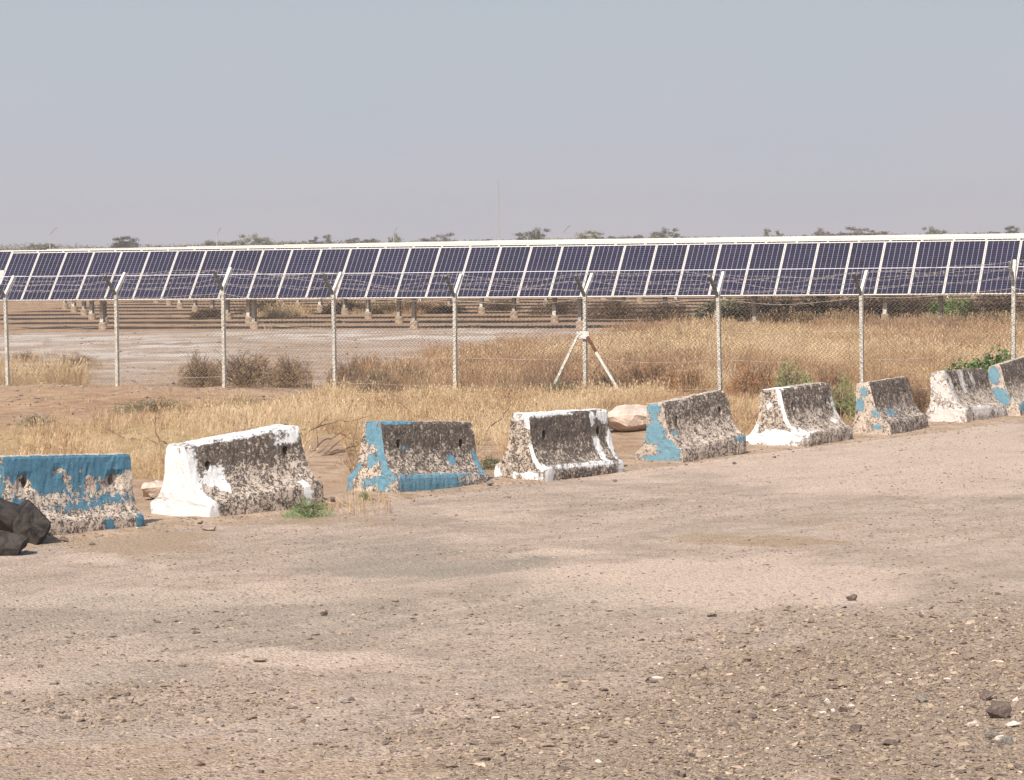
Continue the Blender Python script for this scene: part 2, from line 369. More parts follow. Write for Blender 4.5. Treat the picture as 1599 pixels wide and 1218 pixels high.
def leafmat(name, a, b_, rough=0.8):
    m, t, b = newmat(name); oi = N(t, 'ShaderNodeObjectInfo'); p = pos(t)
    n = tnoise(t, p, 3.0, 4); n2 = math_(t, 'ADD', n, math_(t, 'MULTIPLY', math_(t, 'SUBTRACT', oi.outputs['Random'], 0.5), 0.35))
    L(t, mixc(t, ss(t, n2, 0.35, 0.65), a, b_), b.inputs['Base Color']); b.inputs['Roughness'].default_value = rough
    return m
M_drybush = leafmat('dry_brown_foliage', (0.20, 0.125, 0.07), (0.34, 0.235, 0.135))
M_redbush = leafmat('rusty_dry_foliage', (0.26, 0.115, 0.055), (0.40, 0.21, 0.10))
M_greygreen = leafmat('grey_green_foliage', (0.15, 0.15, 0.085), (0.25, 0.24, 0.14))
M_feather = leafmat('feathery_green_foliage', (0.15, 0.18, 0.07), (0.27, 0.28, 0.13))
M_green = leafmat('fresh_green_foliage', (0.06, 0.13, 0.03), (0.17, 0.24, 0.07))
M_weed = leafmat('bright_weed_foliage', (0.14, 0.24, 0.08), (0.27, 0.36, 0.15))
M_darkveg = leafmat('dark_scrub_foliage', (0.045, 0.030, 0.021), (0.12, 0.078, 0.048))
M_farleaf = leafmat('far_acacia_foliage', (0.17, 0.155, 0.10), (0.24, 0.21, 0.14))
M_farscrub = leafmat('far_scrub_foliage', (0.13, 0.11, 0.075), (0.19, 0.16, 0.11))
M_farred = leafmat('far_reddish_scrub_foliage', (0.22, 0.16, 0.12), (0.28, 0.21, 0.16))
M_twig = simple('dead_twig', (0.17, 0.115, 0.08), 0.3, 10)
def inst_mat(name, stops, rough=0.9):
    m, t, b = newmat(name); a = attr(t, 'tone', 'INSTANCER')
    r = N(t, 'ShaderNodeValToRGB'); L(t, a, r.inputs[0]); e = r.color_ramp.elements
    e[0].position = stops[0][0]; e[0].color = (*stops[0][1], 1); e[1].position = stops[-1][0]; e[1].color = (*stops[-1][1], 1)
    for p_, c_ in stops[1:-1]:
        q = e.new(p_); q.color = (*c_, 1)
    n = tnoise(t, pos(t), 25, 3)
    L(t, mixc(t, math_(t, 'MULTIPLY', ss(t, n, 0.3, 0.7), 0.3), r.outputs[0], (0.25, 0.19, 0.14)), b.inputs['Base Color']); b.inputs['Roughness'].default_value = rough
    return m
M_straw = inst_mat('dry_straw', [(0.0, (0.17, 0.115, 0.075)), (0.15, (0.27, 0.18, 0.115)), (0.27, (0.34, 0.18, 0.105)), (0.42, (0.44, 0.29, 0.165)), (0.65, (0.52, 0.37, 0.215)), (1.0, (0.64, 0.49, 0.32))])
M_pebble = inst_mat('pebble_stone', [(0.0, (0.10, 0.075, 0.065)), (0.2, (0.20, 0.15, 0.12)), (0.45, (0.27, 0.21, 0.16)), (0.62, (0.36, 0.275, 0.19)), (0.8, (0.44, 0.33, 0.245)), (0.93, (0.58, 0.42, 0.32)), (1.0, (0.80, 0.74, 0.64))])

# ------------------------------------------------------------------ jersey barriers
def barrier_mat(idx, paint, paint2, grime_col):
    m, t, b = newmat('painted_concrete_%s' % idx)
    tcn = N(t, 'ShaderNodeTexCoord'); mp = N(t, 'ShaderNodeMapping'); mp.inputs['Location'].default_value = (idx*3.7, idx*1.3, 0); L(t, tcn.outputs['Object'], mp.inputs[0]); v = mp.outputs[0]
    n1 = tnoise(t, v, 5, 6, 0.6, 0.3); n2 = tnoise(t, v, 18, 6, 0.7, 0.6); n3 = tnoise(t, v, 60, 4, 0.7)
    worm = tnoise(t, v, 30, 5, 0.7, 1.0); worm2 = tnoise(t, v, 9, 5, 0.65, 0.6)
    conc = mixc(t, ss(t, n1, 0.35, 0.65), (0.45, 0.365, 0.30), (0.61, 0.505, 0.415))
    conc = mixc(t, math_(t, 'MULTIPLY', ss(t, n3, 0.5, 0.7), 0.5), conc, (0.64, 0.53, 0.43))
    ga = attr(t, 'grime')
    conc = mixc(t, math_(t, 'MULTIPLY', ss(t, ga, 0.4, 1.0), ss(t, n1, 0.3, 0.65, 0.05, 0.35)), conc, (0.19, 0.15, 0.125))
    gsum = math_(t, 'ADD', math_(t, 'MULTIPLY', worm, 1.0), math_(t, 'MULTIPLY', worm2, 0.45))
    gth = math_(t, 'SUBTRACT', math_(t, 'ADD', gsum, math_(t, 'MULTIPLY', ga, 0.18)), 0.832)
    gm = ss(t, gth, -0.025, 0.025)
    c = mixc(t, math_(t, 'MULTIPLY', gm, ss(t, n2, 0.3, 0.65, 0.7, 0.97)), conc, grime_col)
    bias = attr(t, 'paint')
    nn = math_(t, 'ADD', math_(t, 'MULTIPLY', math_(t, 'SUBTRACT', n1, 0.5), 1.5), math_(t, 'MULTIPLY', math_(t, 'SUBTRACT', n2, 0.5), 2.6))
    pm = ss(t, math_(t, 'ADD', bias, nn), -0.02, 0.04)
    pc = mixc(t, ss(t, n2, 0.3, 0.7), paint2, paint)
    pc = mixc(t, math_(t, 'MULTIPLY', ss(t, n3, 0.58, 0.72), 0.45), pc, (0.30, 0.24, 0.2))
    film = ss(t, math_(t, 'ADD', bias, nn), -0.35, 0.0, 0.0, 0.35)
    c = mixc(t, math_(t, 'MULTIPLY', film, ss(t, n3, 0.4, 0.6)), c, pc)
    scuff = ss(t, tnoise(t, v, 45, 5, 0.75, 0.4), 0.60, 0.68)
    c = mixc(t, math_(t, 'MULTIPLY', pm, math_(t, 'SUBTRACT', 1.0, math_(t, 'MULTIPLY', scuff, 0.8))), c, pc)
    L(t, c, b.inputs['Base Color']); b.inputs['Roughness'].default_value = 0.85
    h = math_(t, 'ADD', math_(t, 'MULTIPLY', pm, 0.35), math_(t, 'SUBTRACT', math_(t, 'MULTIPLY', n3, 0.5), math_(t, 'MULTIPLY', math_(t, 'MULTIPLY', gm, math_(t, 'SUBTRACT', 1.0, pm)), 0.8)))
    bump(t, b, h, 0.02)
    return m
BH = 0.80; BL = 1.75
PROF = [(0.0, 0.385), (0.05, 0.39), (0.12, 0.385), (0.155, 0.37), (0.175, 0.33), (0.20, 0.295), (0.26, 0.25), (0.33, 0.215), (0.40, 0.19), (0.48, 0.172), (0.56, 0.16), (0.64, 0.149), (0.72, 0.138), (0.77, 0.128), (0.797, 0.108)]
def barrier_mesh(seed, wf, hf, chips):
    bm = bmesh.new()
    prof = [(-w_*wf, z*hf) for z, w_ in PROF] + [(-0.05*wf, BH*hf), (0.0, BH*hf+0.003), (0.05*wf, BH*hf)] + [(w_*wf, z*hf) for z, w_ in reversed(PROF)]
    n = 46; rings = []
    for i in range(n+1):
        x = BL*i/n; inset = 0.012 if i in (0, n) else 0
        rg = []
        for (y, z) in prof:
            rg.append(bm.verts.new((x, y*(1-inset*1.5), z if z < 0.1 else z-inset*0.6)))
        rings.append(rg)
    P = len(prof)
    for i in range(n):
        for k in range(P-1): bm.faces.new((rings[i][k], rings[i+1][k], rings[i+1][k+1], rings[i][k+1]))
        bm.faces.new((rings[i][P-1], rings[i+1][P-1], rings[i+1][0], rings[i][0]))
    # ends: grid between mirrored points
    for i, flip in ((0, False), (n, True)):
        h = P//2
        cols = []
        for k in range(h):
            a = rings[i][k].co; b_ = rings[i][P-1-k].co
            row = [rings[i][k]] + [bm.verts.new(a.lerp(b_, j/10)) for j in range(1, 10)] + [rings[i][P-1-k]]
            cols.append(row)
        for k in range(h-1):
            for j in range(10):
                q = (cols[k][j], cols[k+1][j], cols[k+1][j+1], cols[k][j+1])
                bm.faces.new(q[::-1] if flip else q)
        q = cols[h-1][:] + [rings[i][h]]
        bm.faces.new([cols[h-1][j] for j in range(11)]+[rings[i][h]] if not flip else ([cols[h-1][j] for j in range(11)]+[rings[i][h]])[::-1])
    bmesh.ops.recalc_face_normals(bm, faces=bm.faces)
    off = Vector((seed*7.1, seed*3.3, 0))
    for v in bm.verts:
        p = v.co+off; nv = v.normal if v.normal.length else Vector((0, 0, 1))
        d = 0.010*mnoise.fractal(p*6, 1.0, 2.0, 4) + 0.005*mnoise.noise(p*24)
        for (cx, cy, cz, r_, dep) in chips:
            q = (Vector((cx, cy, cz))-v.co).length/r_
            if q < 1: d -= dep*(1-q*q)*(1+0.5*mnoise.noise(p*15))
        v.co += nv.normalized()*d if v.normal.length else Vector()
        if v.co.z < 0.02: v.co.z = -0.10
    bm.normal_update()
    me = bpy.data.meshes.new('barrier_body'); bm.to_mesh(me); bm.free()
    # real lifting holes
    cb = MB()
    for hx in (0.16, 0.84):
        pts = []
        for yy in (-0.6, 0.6):
            pts += [(BL*hx+0.048*math.cos(a), yy, 0.53*hf+0.062*math.sin(a)) for a in [2*math.pi*k/10 for k in range(10)]]
        fs = [(k, (k+1) % 10, 10+(k+1) % 10, 10+k) for k in range(10)] + [tuple(range(10))[::-1], tuple(range(10, 20))]
        cb.add(pts, fs)
    cm = cb.mesh(); bm2 = bmesh.new(); bm2.from_mesh(cm); bmesh.ops.recalc_face_normals(bm2, faces=bm2.faces); bm2.to_mesh(cm); bm2.free()
    oa = bpy.data.objects.new('tmp_a', me); ob = bpy.data.objects.new('tmp_b', cm); C.objects.link(oa); C.objects.link(ob)
    md = oa.modifiers.new('b', 'BOOLEAN'); md.object = ob; md.operation = 'DIFFERENCE'; md.solver = 'EXACT'
    dg = bpy.context.evaluated_depsgraph_get(); res = bpy.data.meshes.new_from_object(oa.evaluated_get(dg))
    bpy.data.objects.remove(oa); bpy.data.objects.remove(ob)
    if len(res.polygons) < 500: res = me
    return res
def paint_attrs(me, spec, wf, hf, grime):
    nl = len(me.loops); pa = np.full(nl, -1.0); ga = np.zeros(nl)
    for p in me.polygons:
        nrm = p.normal
        for li in p.loop_indices:
            co = me.vertices[me.loops[li].vertex_index].co
            u = co.x/BL; v = max(0, co.z/(BH*hf)); hw = np.interp(co.z/hf, [a for a, _ in PROF], [b for _, b in PROF])*wf
            e = 0.5+0.5*co.y/max(hw, 0.05)
            if co.x < 0.03 and nrm.x < -0.5: face = 'E'
            elif nrm.z > 0.7 and v > 0.9: face = 'T'
            elif nrm.x > 0.5 and co.x > BL*0.9: face = 'R'
            elif co.y < 0: face = 'F'
            else: face = 'B'
            best = -1.0; neg = 0.0
            for (fc, cu, cv, ru, rv, st) in spec:
                if fc != face: continue
                q = e if face == 'E' else u
                dd = math.sqrt(((q-cu)/ru)**2+((v-cv)/rv)**2)
                if st < -0.5: neg = max(neg, min(1.0, (1-dd)*2.0)*-st*2.2); continue
                best = max(best, min(1.0, (1-dd)*1.3)*st if dd < 1 else max(-1, (1-dd)*1.3))
            pa[li] = max(-1.2, best-neg)
            ga[li] = grime(face, u if face != 'E' else e, v)
    set_attr(me, 'paint', pa, 'CORNER'); set_attr(me, 'grime', ga, 'CORNER')
BLUE = (0.085, 0.205, 0.285); BLUE2 = (0.06, 0.155, 0.23); BLUEL = (0.175, 0.315, 0.39); WHITE = (0.74, 0.73, 0.72); WHITE2 = (0.66, 0.62, 0.59)
def gr(top, low, end, split=0.5, l2=None):
    def f(face, u, v):
        if face == 'E': return end
        if face == 'T': return 0.15
        if face == 'R': return 0.5
        s = float(sstep(split-0.18, split+0.15, v)); return low*(1-s)+top*s
    return f
A_ = math.radians
# corner px, angle, pitch deg, width factor, height factor, paint list, grime, colours, chips, label
BAR = [
 ((27, 842), 49, -2.5, 0.92, 1.0, [('F', .5, .90, 1.6, .36, 1.7), ('F', .14, .60, .085, .19, -1), ('F', .86, .62, .12, .13, -1), ('F', .97, .70, .06, .14, -1), ('F', .42, .83, .10, .07, -.9), ('F', .36, .75, .05, .06, -.8), ('F', .48, .68, .05, .10, -.6), ('F', .60, .77, .04, .07, -.8), ('F', .66, .64, .06, .10, -.9), ('F', .74, .72, .03, .04, -.7), ('F', .02, .55, .03, .3, -.7), ('F', .5, .33, .2, .07, .25), ('F', .06, .38, .12, .14, .6), ('F', .72, .10, .05, .09, .9), ('F', .98, .09, .06, .12, 1), ('F', .85, .42, .2, .08, .3), ('E', .5, .8, .5, .3, -.1)],
  gr(.15, .35, .6), BLUE, BLUE2, [(.28, -.17, .52, .13, .045), (1.5, -.17, .50, .15, .05), (.72, -.16, .64, .08, .022), (.85, -.16, .60, .05, .02), (1.05, -.16, .6, .06, .02), (1.2, -.17, .5, .05, .015)],
  'concrete road barrier with deep blue paint on its long face, behind the black boulder'),
 ((328, 808), 48, 4.5, 1.24, 0.98, [('E', .5, .5, .9, 1.0, 1.15), ('E', .35, .93, .2, .05, -.55), ('E', .8, .3, .06, .1, -.5), ('T', .5, 1, .9, .5, .25), ('F', .02, .5, .06, .6, .7), ('F', .16, .48, .09, .10, .8), ('F', .20, .60, .10, .06, .6), ('F', .24, .36, .05, .08, .6), ('F', .97, .92, .1, .08, .6), ('F', .80, .84, .10, .06, .7), ('F', .90, .78, .07, .05, .6), ('F', .86, .12, .05, .12, .6), ('F', .5, .98, .6, .05, .3), ('F', .03, .1, .06, .14, 1)],
  gr(.85, .42, .15, .58), WHITE, (0.76, .74, .73), [(1.74, 0, .75, .1, .03), (0, .3, .1, .1, .03)],
  'tilted concrete road barrier with one end painted solid white'),
 ((622, 771), 52, -3.2, 1.05, 1.0, [('E', .52, .86, .34, .22, 1.1), ('E', .12, .62, .16, .42, .9), ('E', .55, .42, .14, .11, .9), ('E', .1, .24, .15, .16, .7), ('E', .93, .22, .1, .2, .8), ('E', .33, .11, .18, .08, 1), ('E', .65, .1, .1, .05, .5), ('T', .15, 1, .3, .5, .6), ('F', .70, .42, .045, .09, .8), ('F', .22, .58, .05, .04, .3), ('F', .98, .36, .04, .2, .5), ('F', .30, .08, .42, .10, .85), ('F', .5, .19, .5, .03, .35), ('F', .1, .98, .25, .04, .4)],
  gr(.9, .50, .38, .56), BLUEL, BLUE, [(1.7, -.15, .72, .1, .02)],
  'third road barrier from the left, blue flakes on its end and foot'),
 ((852, 749), 54, -1.0, 1.03, 1.0, [('E', .12, .92, .18, .14, .9), ('E', .06, .30, .10, .28, .6), ('E', .6, .95, .4, .06, .3), ('E', .3, .05, .14, .06, .7), ('E', .96, .08, .10, .09, 1), ('E', .6, .04, .1, .05, .7), ('T', .4, 1, .7, .5, .5), ('F', .2, .97, .35, .05, .4), ('F', .93, .9, .09, .12, .6), ('F', .78, .86, .035, .12, .5), ('F', .80, .34, .05, .24, .8), ('F', .97, .45, .04, .25, .7), ('F', .5, .17, .6, .04, .5), ('F', .05, .1, .07, .12, .9), ('F', .95, .1, .07, .1, .6)],
  gr(1.0, .62, .48, .5), WHITE, (0.76, .74, .73), [],
  'blackened concrete road barrier with thin white streaks, left of the pinkish boulder'),
 ((1067, 721), 57, 3.3, 0.95, 0.97, [('E', .58, .90, .42, .12, 1.2), ('E', .6, .5, .46, .20, 1.1), ('E', .25, .22, .30, .20, 1.1), ('E', .6, .07, .3, .06, .6), ('E', .5, .7, .12, .2, .6), ('F', .10, .46, .06, .06, .5), ('F', .95, .13, .12, .06, .6)],
  gr(.72, .30, .15, .62), BLUEL, (.14, .27, .34), [(1.72, -.1, .78, .12, .03)],
  'concrete road barrier with large sky blue patches on its end, right of the pinkish boulder'),
 ((1256, 698), 61, 0.5, 1.22, 1.02, [('E', .10, .86, .12, .22, .9), ('E', .06, .50, .10, .30, .9), ('E', .5, .16, .6, .13, .9), ('E', .95, .25, .10, .2, .7), ('E', .6, .7, .15, .08, .2), ('F', .02, .2, .10, .15, .5), ('F', .83, .32, .06, .07, .9), ('F', .2, .2, .2, .03, .4), ('F', .98, .55, .04, .3, .3), ('T', .1, 1, .2, .5, .4)],
  gr(.75, .36, .36, .60), WHITE, (0.76, .74, .73), [(.1, -.4, .1, .14, .06)],
  'road barrier with white line down its corner and white foot, below feathery green bush'),
 ((1391, 679), 64, 0.5, 0.86, 0.97, [('E', .48, .82, .30, .09, .7), ('E', .80, .58, .26, .13, 1), ('E', .28, .12, .14, .07, 1), ('F', .3, .35, .12, .08, .3), ('E', .15, .4, .15, .1, .2)],
  gr(.8, .48, .12, .55), BLUEL, (.14, .27, .34), [(.4, .3, .6, .2, .03)],
  'weathered concrete road barrier with two small blue spots, left of the pale litter'),
 ((1510, 660), 60, -1.0, 0.96, 1.0, [('E', .5, .5, .9, .9, .12), ('E', .6, .85, .4, .2, .5), ('E', .5, .12, .5, .14, .9), ('T', .5, 1, .9, .5, .4), ('F', .02, .5, .08, .5, .4), ('F', .36, .7, .07, .3, .4), ('F', .6, .8, .05, .2, .3), ('F', .4, .12, .25, .10, .7), ('F', .8, .1, .15, .08, .5)],
  gr(.85, .3, .35, .6), (0.66, 0.61, 0.58), (0.54, 0.48, 0.44), [],
  'concrete road barrier with mottled white end standing second from the right'),
 ((1594, 650), 64, 3.0, 0.82, 1.04, [('E', .58, .82, .40, .17, 1.1), ('E', .55, .36, .46, .18, 1.2), ('F', .1, .12, .25, .07, .6), ('F', .5, .12, .1, .07, .3)],
  gr(.8, .25, .08, .55), BLUEL, (.14, .27, .34), [],
  'rightmost road barrier with two big blue patches, cut off by the photo edge'),
]
ROLLS = {5: 3, 6: 8, 7: 10, 8: 8, 4: 3, 2: 1.5, 3: -1}
for i, (cpx, ang, pit, wf, hf, spec, grime, c1, c2, chips, label) in enumerate(BAR):
    me = barrier_mesh(i+1, wf, hf, chips)
    paint_attrs(me, spec, wf, hf, grime)
    P0 = on_z(*cpx, 0.0)
    a = R(ang); hw = 0.385*wf
    ox, oy = P0.x - math.sin(a)*hw, P0.y + math.cos(a)*hw
    o = link('jersey_barrier', me, barrier_mat(i+1, c1, c2, (0.062, 0.046, 0.039)))
    o.matrix_world = Matrix.Translation((ox, oy, 0.0 if pit >= 0 else 0.5*abs(math.sin(R(pit)))*BL)) @ Matrix.Rotation(a, 4, 'Z') @ Matrix.Rotation(-R(pit), 4, 'Y') @ Matrix.Rotation(-R(ROLLS.get(i, 0)), 4, 'X')
    tag(o, label, 'road barrier', 'jersey barriers along the road edge')

# ------------------------------------------------------------------ rocks
def rock_mesh(seed, dims, npts=14, sub=2, rough=0.05, smooth=False):
    rnd = random.Random(seed); bm = bmesh.new()
    for _ in range(npts):
        v = Vector((rnd.gauss(0, 1), rnd.gauss(0, 1), rnd.gauss(0, 1))).normalized()*rnd.uniform(0.85, 1.0)
        bm.verts.new((v.x*dims[0]/2, v.y*dims[1]/2, v.z*dims[2]/2))
    r = bmesh.ops.convex_hull(bm, input=bm.verts)
    loose = [v for v in bm.verts if not v.link_faces]
    if loose: bmesh.ops.delete(bm, geom=loose, context='VERTS')
    if sub:
        bmesh.ops.triangulate(bm, faces=bm.faces)
        bmesh.ops.subdivide_edges(bm, edges=bm.edges, cuts=sub, use_grid_fill=True)
        bm.normal_update(); m_ = max(dims)
        for v in bm.verts: v.co += v.normal*rough*m_*mnoise.fractal(v.co*(3.0/m_)+Vector((seed, 0, 0)), 1.0, 2.0, 4)
    bmesh.ops.recalc_face_normals(bm, faces=bm.faces)
    me = bpy.data.meshes.new('rock'); bm.to_mesh(me); bm.free()
    if smooth: me.polygons.foreach_set('use_smooth', [True]*len(me.polygons))
    return me
def chunk_mesh(seed, dims, ncut=11):
    rnd = random.Random(seed); bm = bmesh.new(); bmesh.ops.create_icosphere(bm, subdivisions=3, radius=1.0)
    for _ in range(ncut):
        nn = Vector((rnd.gauss(0, 1), rnd.gauss(0, 1)-0.4, rnd.gauss(0, 0.8)+0.1)).normalized(); dd = rnd.uniform(0.52, 0.80)
        r = bmesh.ops.bisect_plane(bm, geom=bm.verts[:]+bm.edges[:]+bm.faces[:], plane_co=nn*dd, plane_no=nn, clear_outer=True)
        es = [e for e in bm.edges if e.is_boundary]
        if es: bmesh.ops.edgeloop_fill(bm, edges=es)
    bmesh.ops.triangulate(bm, faces=bm.faces)
    bmesh.ops.subdivide_edges(bm, edges=[e for e in bm.edges if e.calc_length() > 0.25], cuts=2, use_grid_fill=True)
    bmesh.ops.triangulate(bm, faces=bm.faces)
    bm.normal_update()
    xs_ = max(abs(v.co.x) for v in bm.verts); zs_ = max(abs(v.co.z) for v in bm.verts); ys_ = max(abs(v.co.y) for v in bm.verts)
    for v in bm.verts:
        v.co += v.normal*(0.05*mnoise.fractal(v.co*2.5+Vector((seed, 0, 0)), 1.0, 2.0, 5))
        v.co = Vector((v.co.x/xs_*dims[0]/2, v.co.y/ys_*dims[1]/2, v.co.z/zs_*dims[2]/2))
    bmesh.ops.recalc_face_normals(bm, faces=bm.faces)
    me = bpy.data.meshes.new('boulder'); bm.to_mesh(me); bm.free(); return me
def rock_mat(name, a, b_, sc=6):
    m, t, b = newmat(name); v = pos(t, obj=True); n = tnoise(t, v, sc, 6, 0.65, 0.5); n2 = tnoise(t, v, sc*6, 5, 0.7)
    c = mixc(t, ss(t, n, 0.35, 0.62), a, b_); c = mixc(t, math_(t, 'MULTIPLY', ss(t, n2, 0.5, 0.7), 0.4), c, tuple(min(.9, x*1.5) for x in b_))
    L(t, c, b.inputs['Base Color']); bump(t, b, math_(t, 'ADD', n, math_(t, 'MULTIPLY', n2, 0.4)), 0.03); b.inputs['Roughness'].default_value = 0.8
    return m
M_basalt = rock_mat('basalt', (0.018, 0.015, 0.015), (0.065, 0.054, 0.047), 7)
M_pinkrock = rock_mat('pinkish_stone', (0.44, 0.34, 0.275), (0.60, 0.47, 0.39), 6)
M_brownst = rock_mat('brown_stone', (0.13, 0.095, 0.08), (0.22, 0.165, 0.14), 20)
M_tanst = rock_mat('tan_stone', (0.30, 0.22, 0.16), (0.42, 0.32, 0.24), 20)
M_whitest = rock_mat('white_stone', (0.66, 0.56, 0.46), (0.82, 0.74, 0.64), 20)
M_greyst = rock_mat('grey_stone', (0.20, 0.175, 0.15), (0.31, 0.27, 0.23), 20)
def place_rock(px, py, wpx, hpx, mat, seed, label, name='stone', depth=None, npts=14, sub=1, rough=0.04, z=None, cat=None, sink=0.12, group=None):
    P = on_z(px, py, 0.0) if z is None else on_z(px, py, z)
    zz = gz(P.x, P.y); s = FPX/P.y; wd = wpx/s; ht = hpx/s; dp = depth or wd*0.8
    me = rock_mesh(seed, (wd, dp, ht*(1+sink)), npts, sub, rough)
    o = link(name, me, mat); o.location = (P.x, P.y+dp*0.35, zz+ht*(0.5-sink*0.5)); tag(o, label, cat or name, group); return o
# the dark boulder at left, beside barrier 1
def boulder(px0, px1, ptop, pbot, seed, dp, label, facets=16):
    P = on_z((px0+px1)/2, pbot-4, 0); s = FPX/P.y; wd = (px1-px0)/s; ht = (pbot-ptop)/s
    me = chunk_mesh(seed, (wd*1.12, dp, ht*1.25), facets); o = link('boulder', me, M_basalt)
    o.location = (P.x, P.y+dp*0.4, ht*0.45); o.rotation_euler = (0.1, 0.15, 0.3); return tag(o, label, 'boulder', 'dark boulders at the road edge')
boulder(-80, 56, 776, 850, 8, 0.9, 'large jagged black boulder in front of the deep blue barrier', 10)
boulder(18, 70, 790, 852, 14, 0.6, 'steep dark rock leaning on the right side of the large black boulder', 9)
boulder(-30, 40, 836, 873, 11, 0.45, 'low dark boulder lying in front of the larger black boulder', 9)
place_rock(990, 679, 112, 46, M_pinkrock, 25, 'pale pinkish boulder sitting in the grass between two barriers', 'boulder', 0.9, 34, 3, 0.045)
o = place_rock(238, 778, 74, 30, M_pinkrock, 31, 'low reddish lump of stone half buried beside the white painted barrier', 'boulder', 0.5, 14, 2, 0.05)
ST = [ (1331, 942, 22, 13, M_brownst, 'dark brown stone alone on the pale sandy patch of road'),
 (505, 962, 16, 9, M_brownst, 'dark stone in the middle of the grey road patch'),
 (566, 960, 12, 7, M_tanst, 'small tan stone just right of a dark stone on the road'),
 (1112, 965, 20, 9, M_greyst, 'greyish stone on gravel left of the lone dark brown stone'),
 (1562, 1128, 48, 34, M_brownst, 'biggest dark brown stone in the gravel, near the right edge'),
 (1545, 1098, 34, 18, M_brownst, 'dark stone right behind the biggest stone in the gravel'),
 (1521, 1136, 24, 9, M_whitest, 'flat white stone left of the biggest dark stone'),
 (1339, 1146, 30, 16, M_brownst, 'dark rounded stone in the middle of the coarse gravel'),
 (1392, 1168, 30, 13, M_brownst, 'flat dark slab of stone in the coarse gravel'),
 (1441, 1102, 24, 20, M_greyst, 'rounded mauve grey stone in the coarse gravel'),
 (1318, 1076, 26, 15, M_tanst, 'ochre tan stone above the cluster of white pebbles'),
 (1301, 1078, 22, 9, M_brownst, 'dark stone beside the ochre tan stone'),
 (1390, 1072, 18, 7, M_whitest, 'flat white stone up in the gravel above the rounded mauve one'),
 (1292, 1100, 14, 10, M_whitest, 'upper left stone of the white pebble cluster'),
 (1330, 1106, 13, 8, M_whitest, 'upper right stone of the white pebble cluster'),
 (1285, 1116, 15, 10, M_whitest, 'lower left stone of the white pebble cluster'),
 (1302, 1113, 11, 8, M_whitest, 'lower right stone of the white pebble cluster'),
 (1316, 1113, 20, 11, M_brownst, 'reddish brown stone among the white pebble cluster'),
 (1564, 1158, 24, 10, M_whitest, 'pale stone below the biggest dark stone'),
 (1584, 1140, 26, 12, M_whitest, 'pale pinkish stone at the right edge under the biggest stone'),
 (1575, 1170, 40, 20, M_greyst, 'light grey stone at the right edge of the gravel'),
 (1552, 1156, 34, 16, M_greyst, 'blue grey stone beside a pale pebble near the right edge'),
 (1480, 1150, 18, 11, M_brownst, 'small dark stone left of the flat white stone'),
 (1180, 1044, 20, 9, M_brownst, 'dark stone at the upper edge of the coarse gravel'),
 (405, 1036, 25, 9, M_tanst, 'flat pinkish brown stone on the left part of the road'),
 (63, 1046, 11, 8, M_brownst, 'small dark stone near the left edge of the road'),
 (540, 1102, 24, 9, M_greyst, 'grey stone in the lower left gravel'),
 (465, 1134, 30, 11, M_tanst, 'flat tan stone in the gravel at the lower left'),
 (520, 1172, 24, 8, M_tanst, 'buff stone low in the left gravel'),
 (548, 1098, 16, 9, M_brownst, 'dark stone touching the grey stone in the lower left gravel'),
 (326, 830, 28, 9, M_tanst, 'flat tan stone on sandy soil below the white painted barrier'),
 (97, 848, 24, 12, M_brownst, 'brown stone right beside the black boulders'),
 (143, 853, 14, 6, M_brownst, 'small brown stone below the deep blue barrier'),
 (437, 791, 26, 12, M_brownst, 'dark rounded stone at the foot of the tilted white barrier, in the weeds'),
 (518, 785, 16, 8, M_brownst, 'dark stone right of the tilted white barrier foot'),
 (645, 786, 9, 6, M_tanst, 'small stone in front of the third barrier foot'),
 (765, 758, 14, 8, M_greyst, 'grey stone between the third and fourth barriers'),
 (312, 818, 12, 7, M_brownst, 'little brown stone under the tilted white barrier'),
 (1147, 727, 8, 6, M_brownst, 'tiny dark stone on sand in front of the fifth barrier'),
 (960, 753, 8, 5, M_brownst, 'small dark stone on the road in front of the fourth barrier'),
 (1209, 717, 7, 5, M_brownst, 'tiny dark stone on the road in front of the sixth barrier'),
 (1020, 1068, 26, 7, M_brownst, 'long thin dark stone in the middle gravel'),
 (1255, 1048, 18, 12, M_tanst, 'tan stone in the gravel right of centre'),
 (1175, 1122, 22, 12, M_brownst, 'brown stone in the gravel below right of centre'),
 (1072, 1128, 16, 10, M_tanst, 'tan stone in the lower middle gravel'),
 (858, 1170, 26, 10, M_tanst, 'buff stone at the bottom middle of the gravel'),
 (1212, 1090, 18, 10, M_brownst, 'dark stone left of the white pebble cluster'),
 (1008, 1066, 16, 9, M_tanst, 'rusty tan stone in the middle gravel')]
for k, (px, py, wp, hp, m_, lab) in enumerate(ST):
    place_rock(px, py, wp, hp, m_, 100+k, lab, 'stone', None, 12 if k % 2 else 16, 1, 0.03)
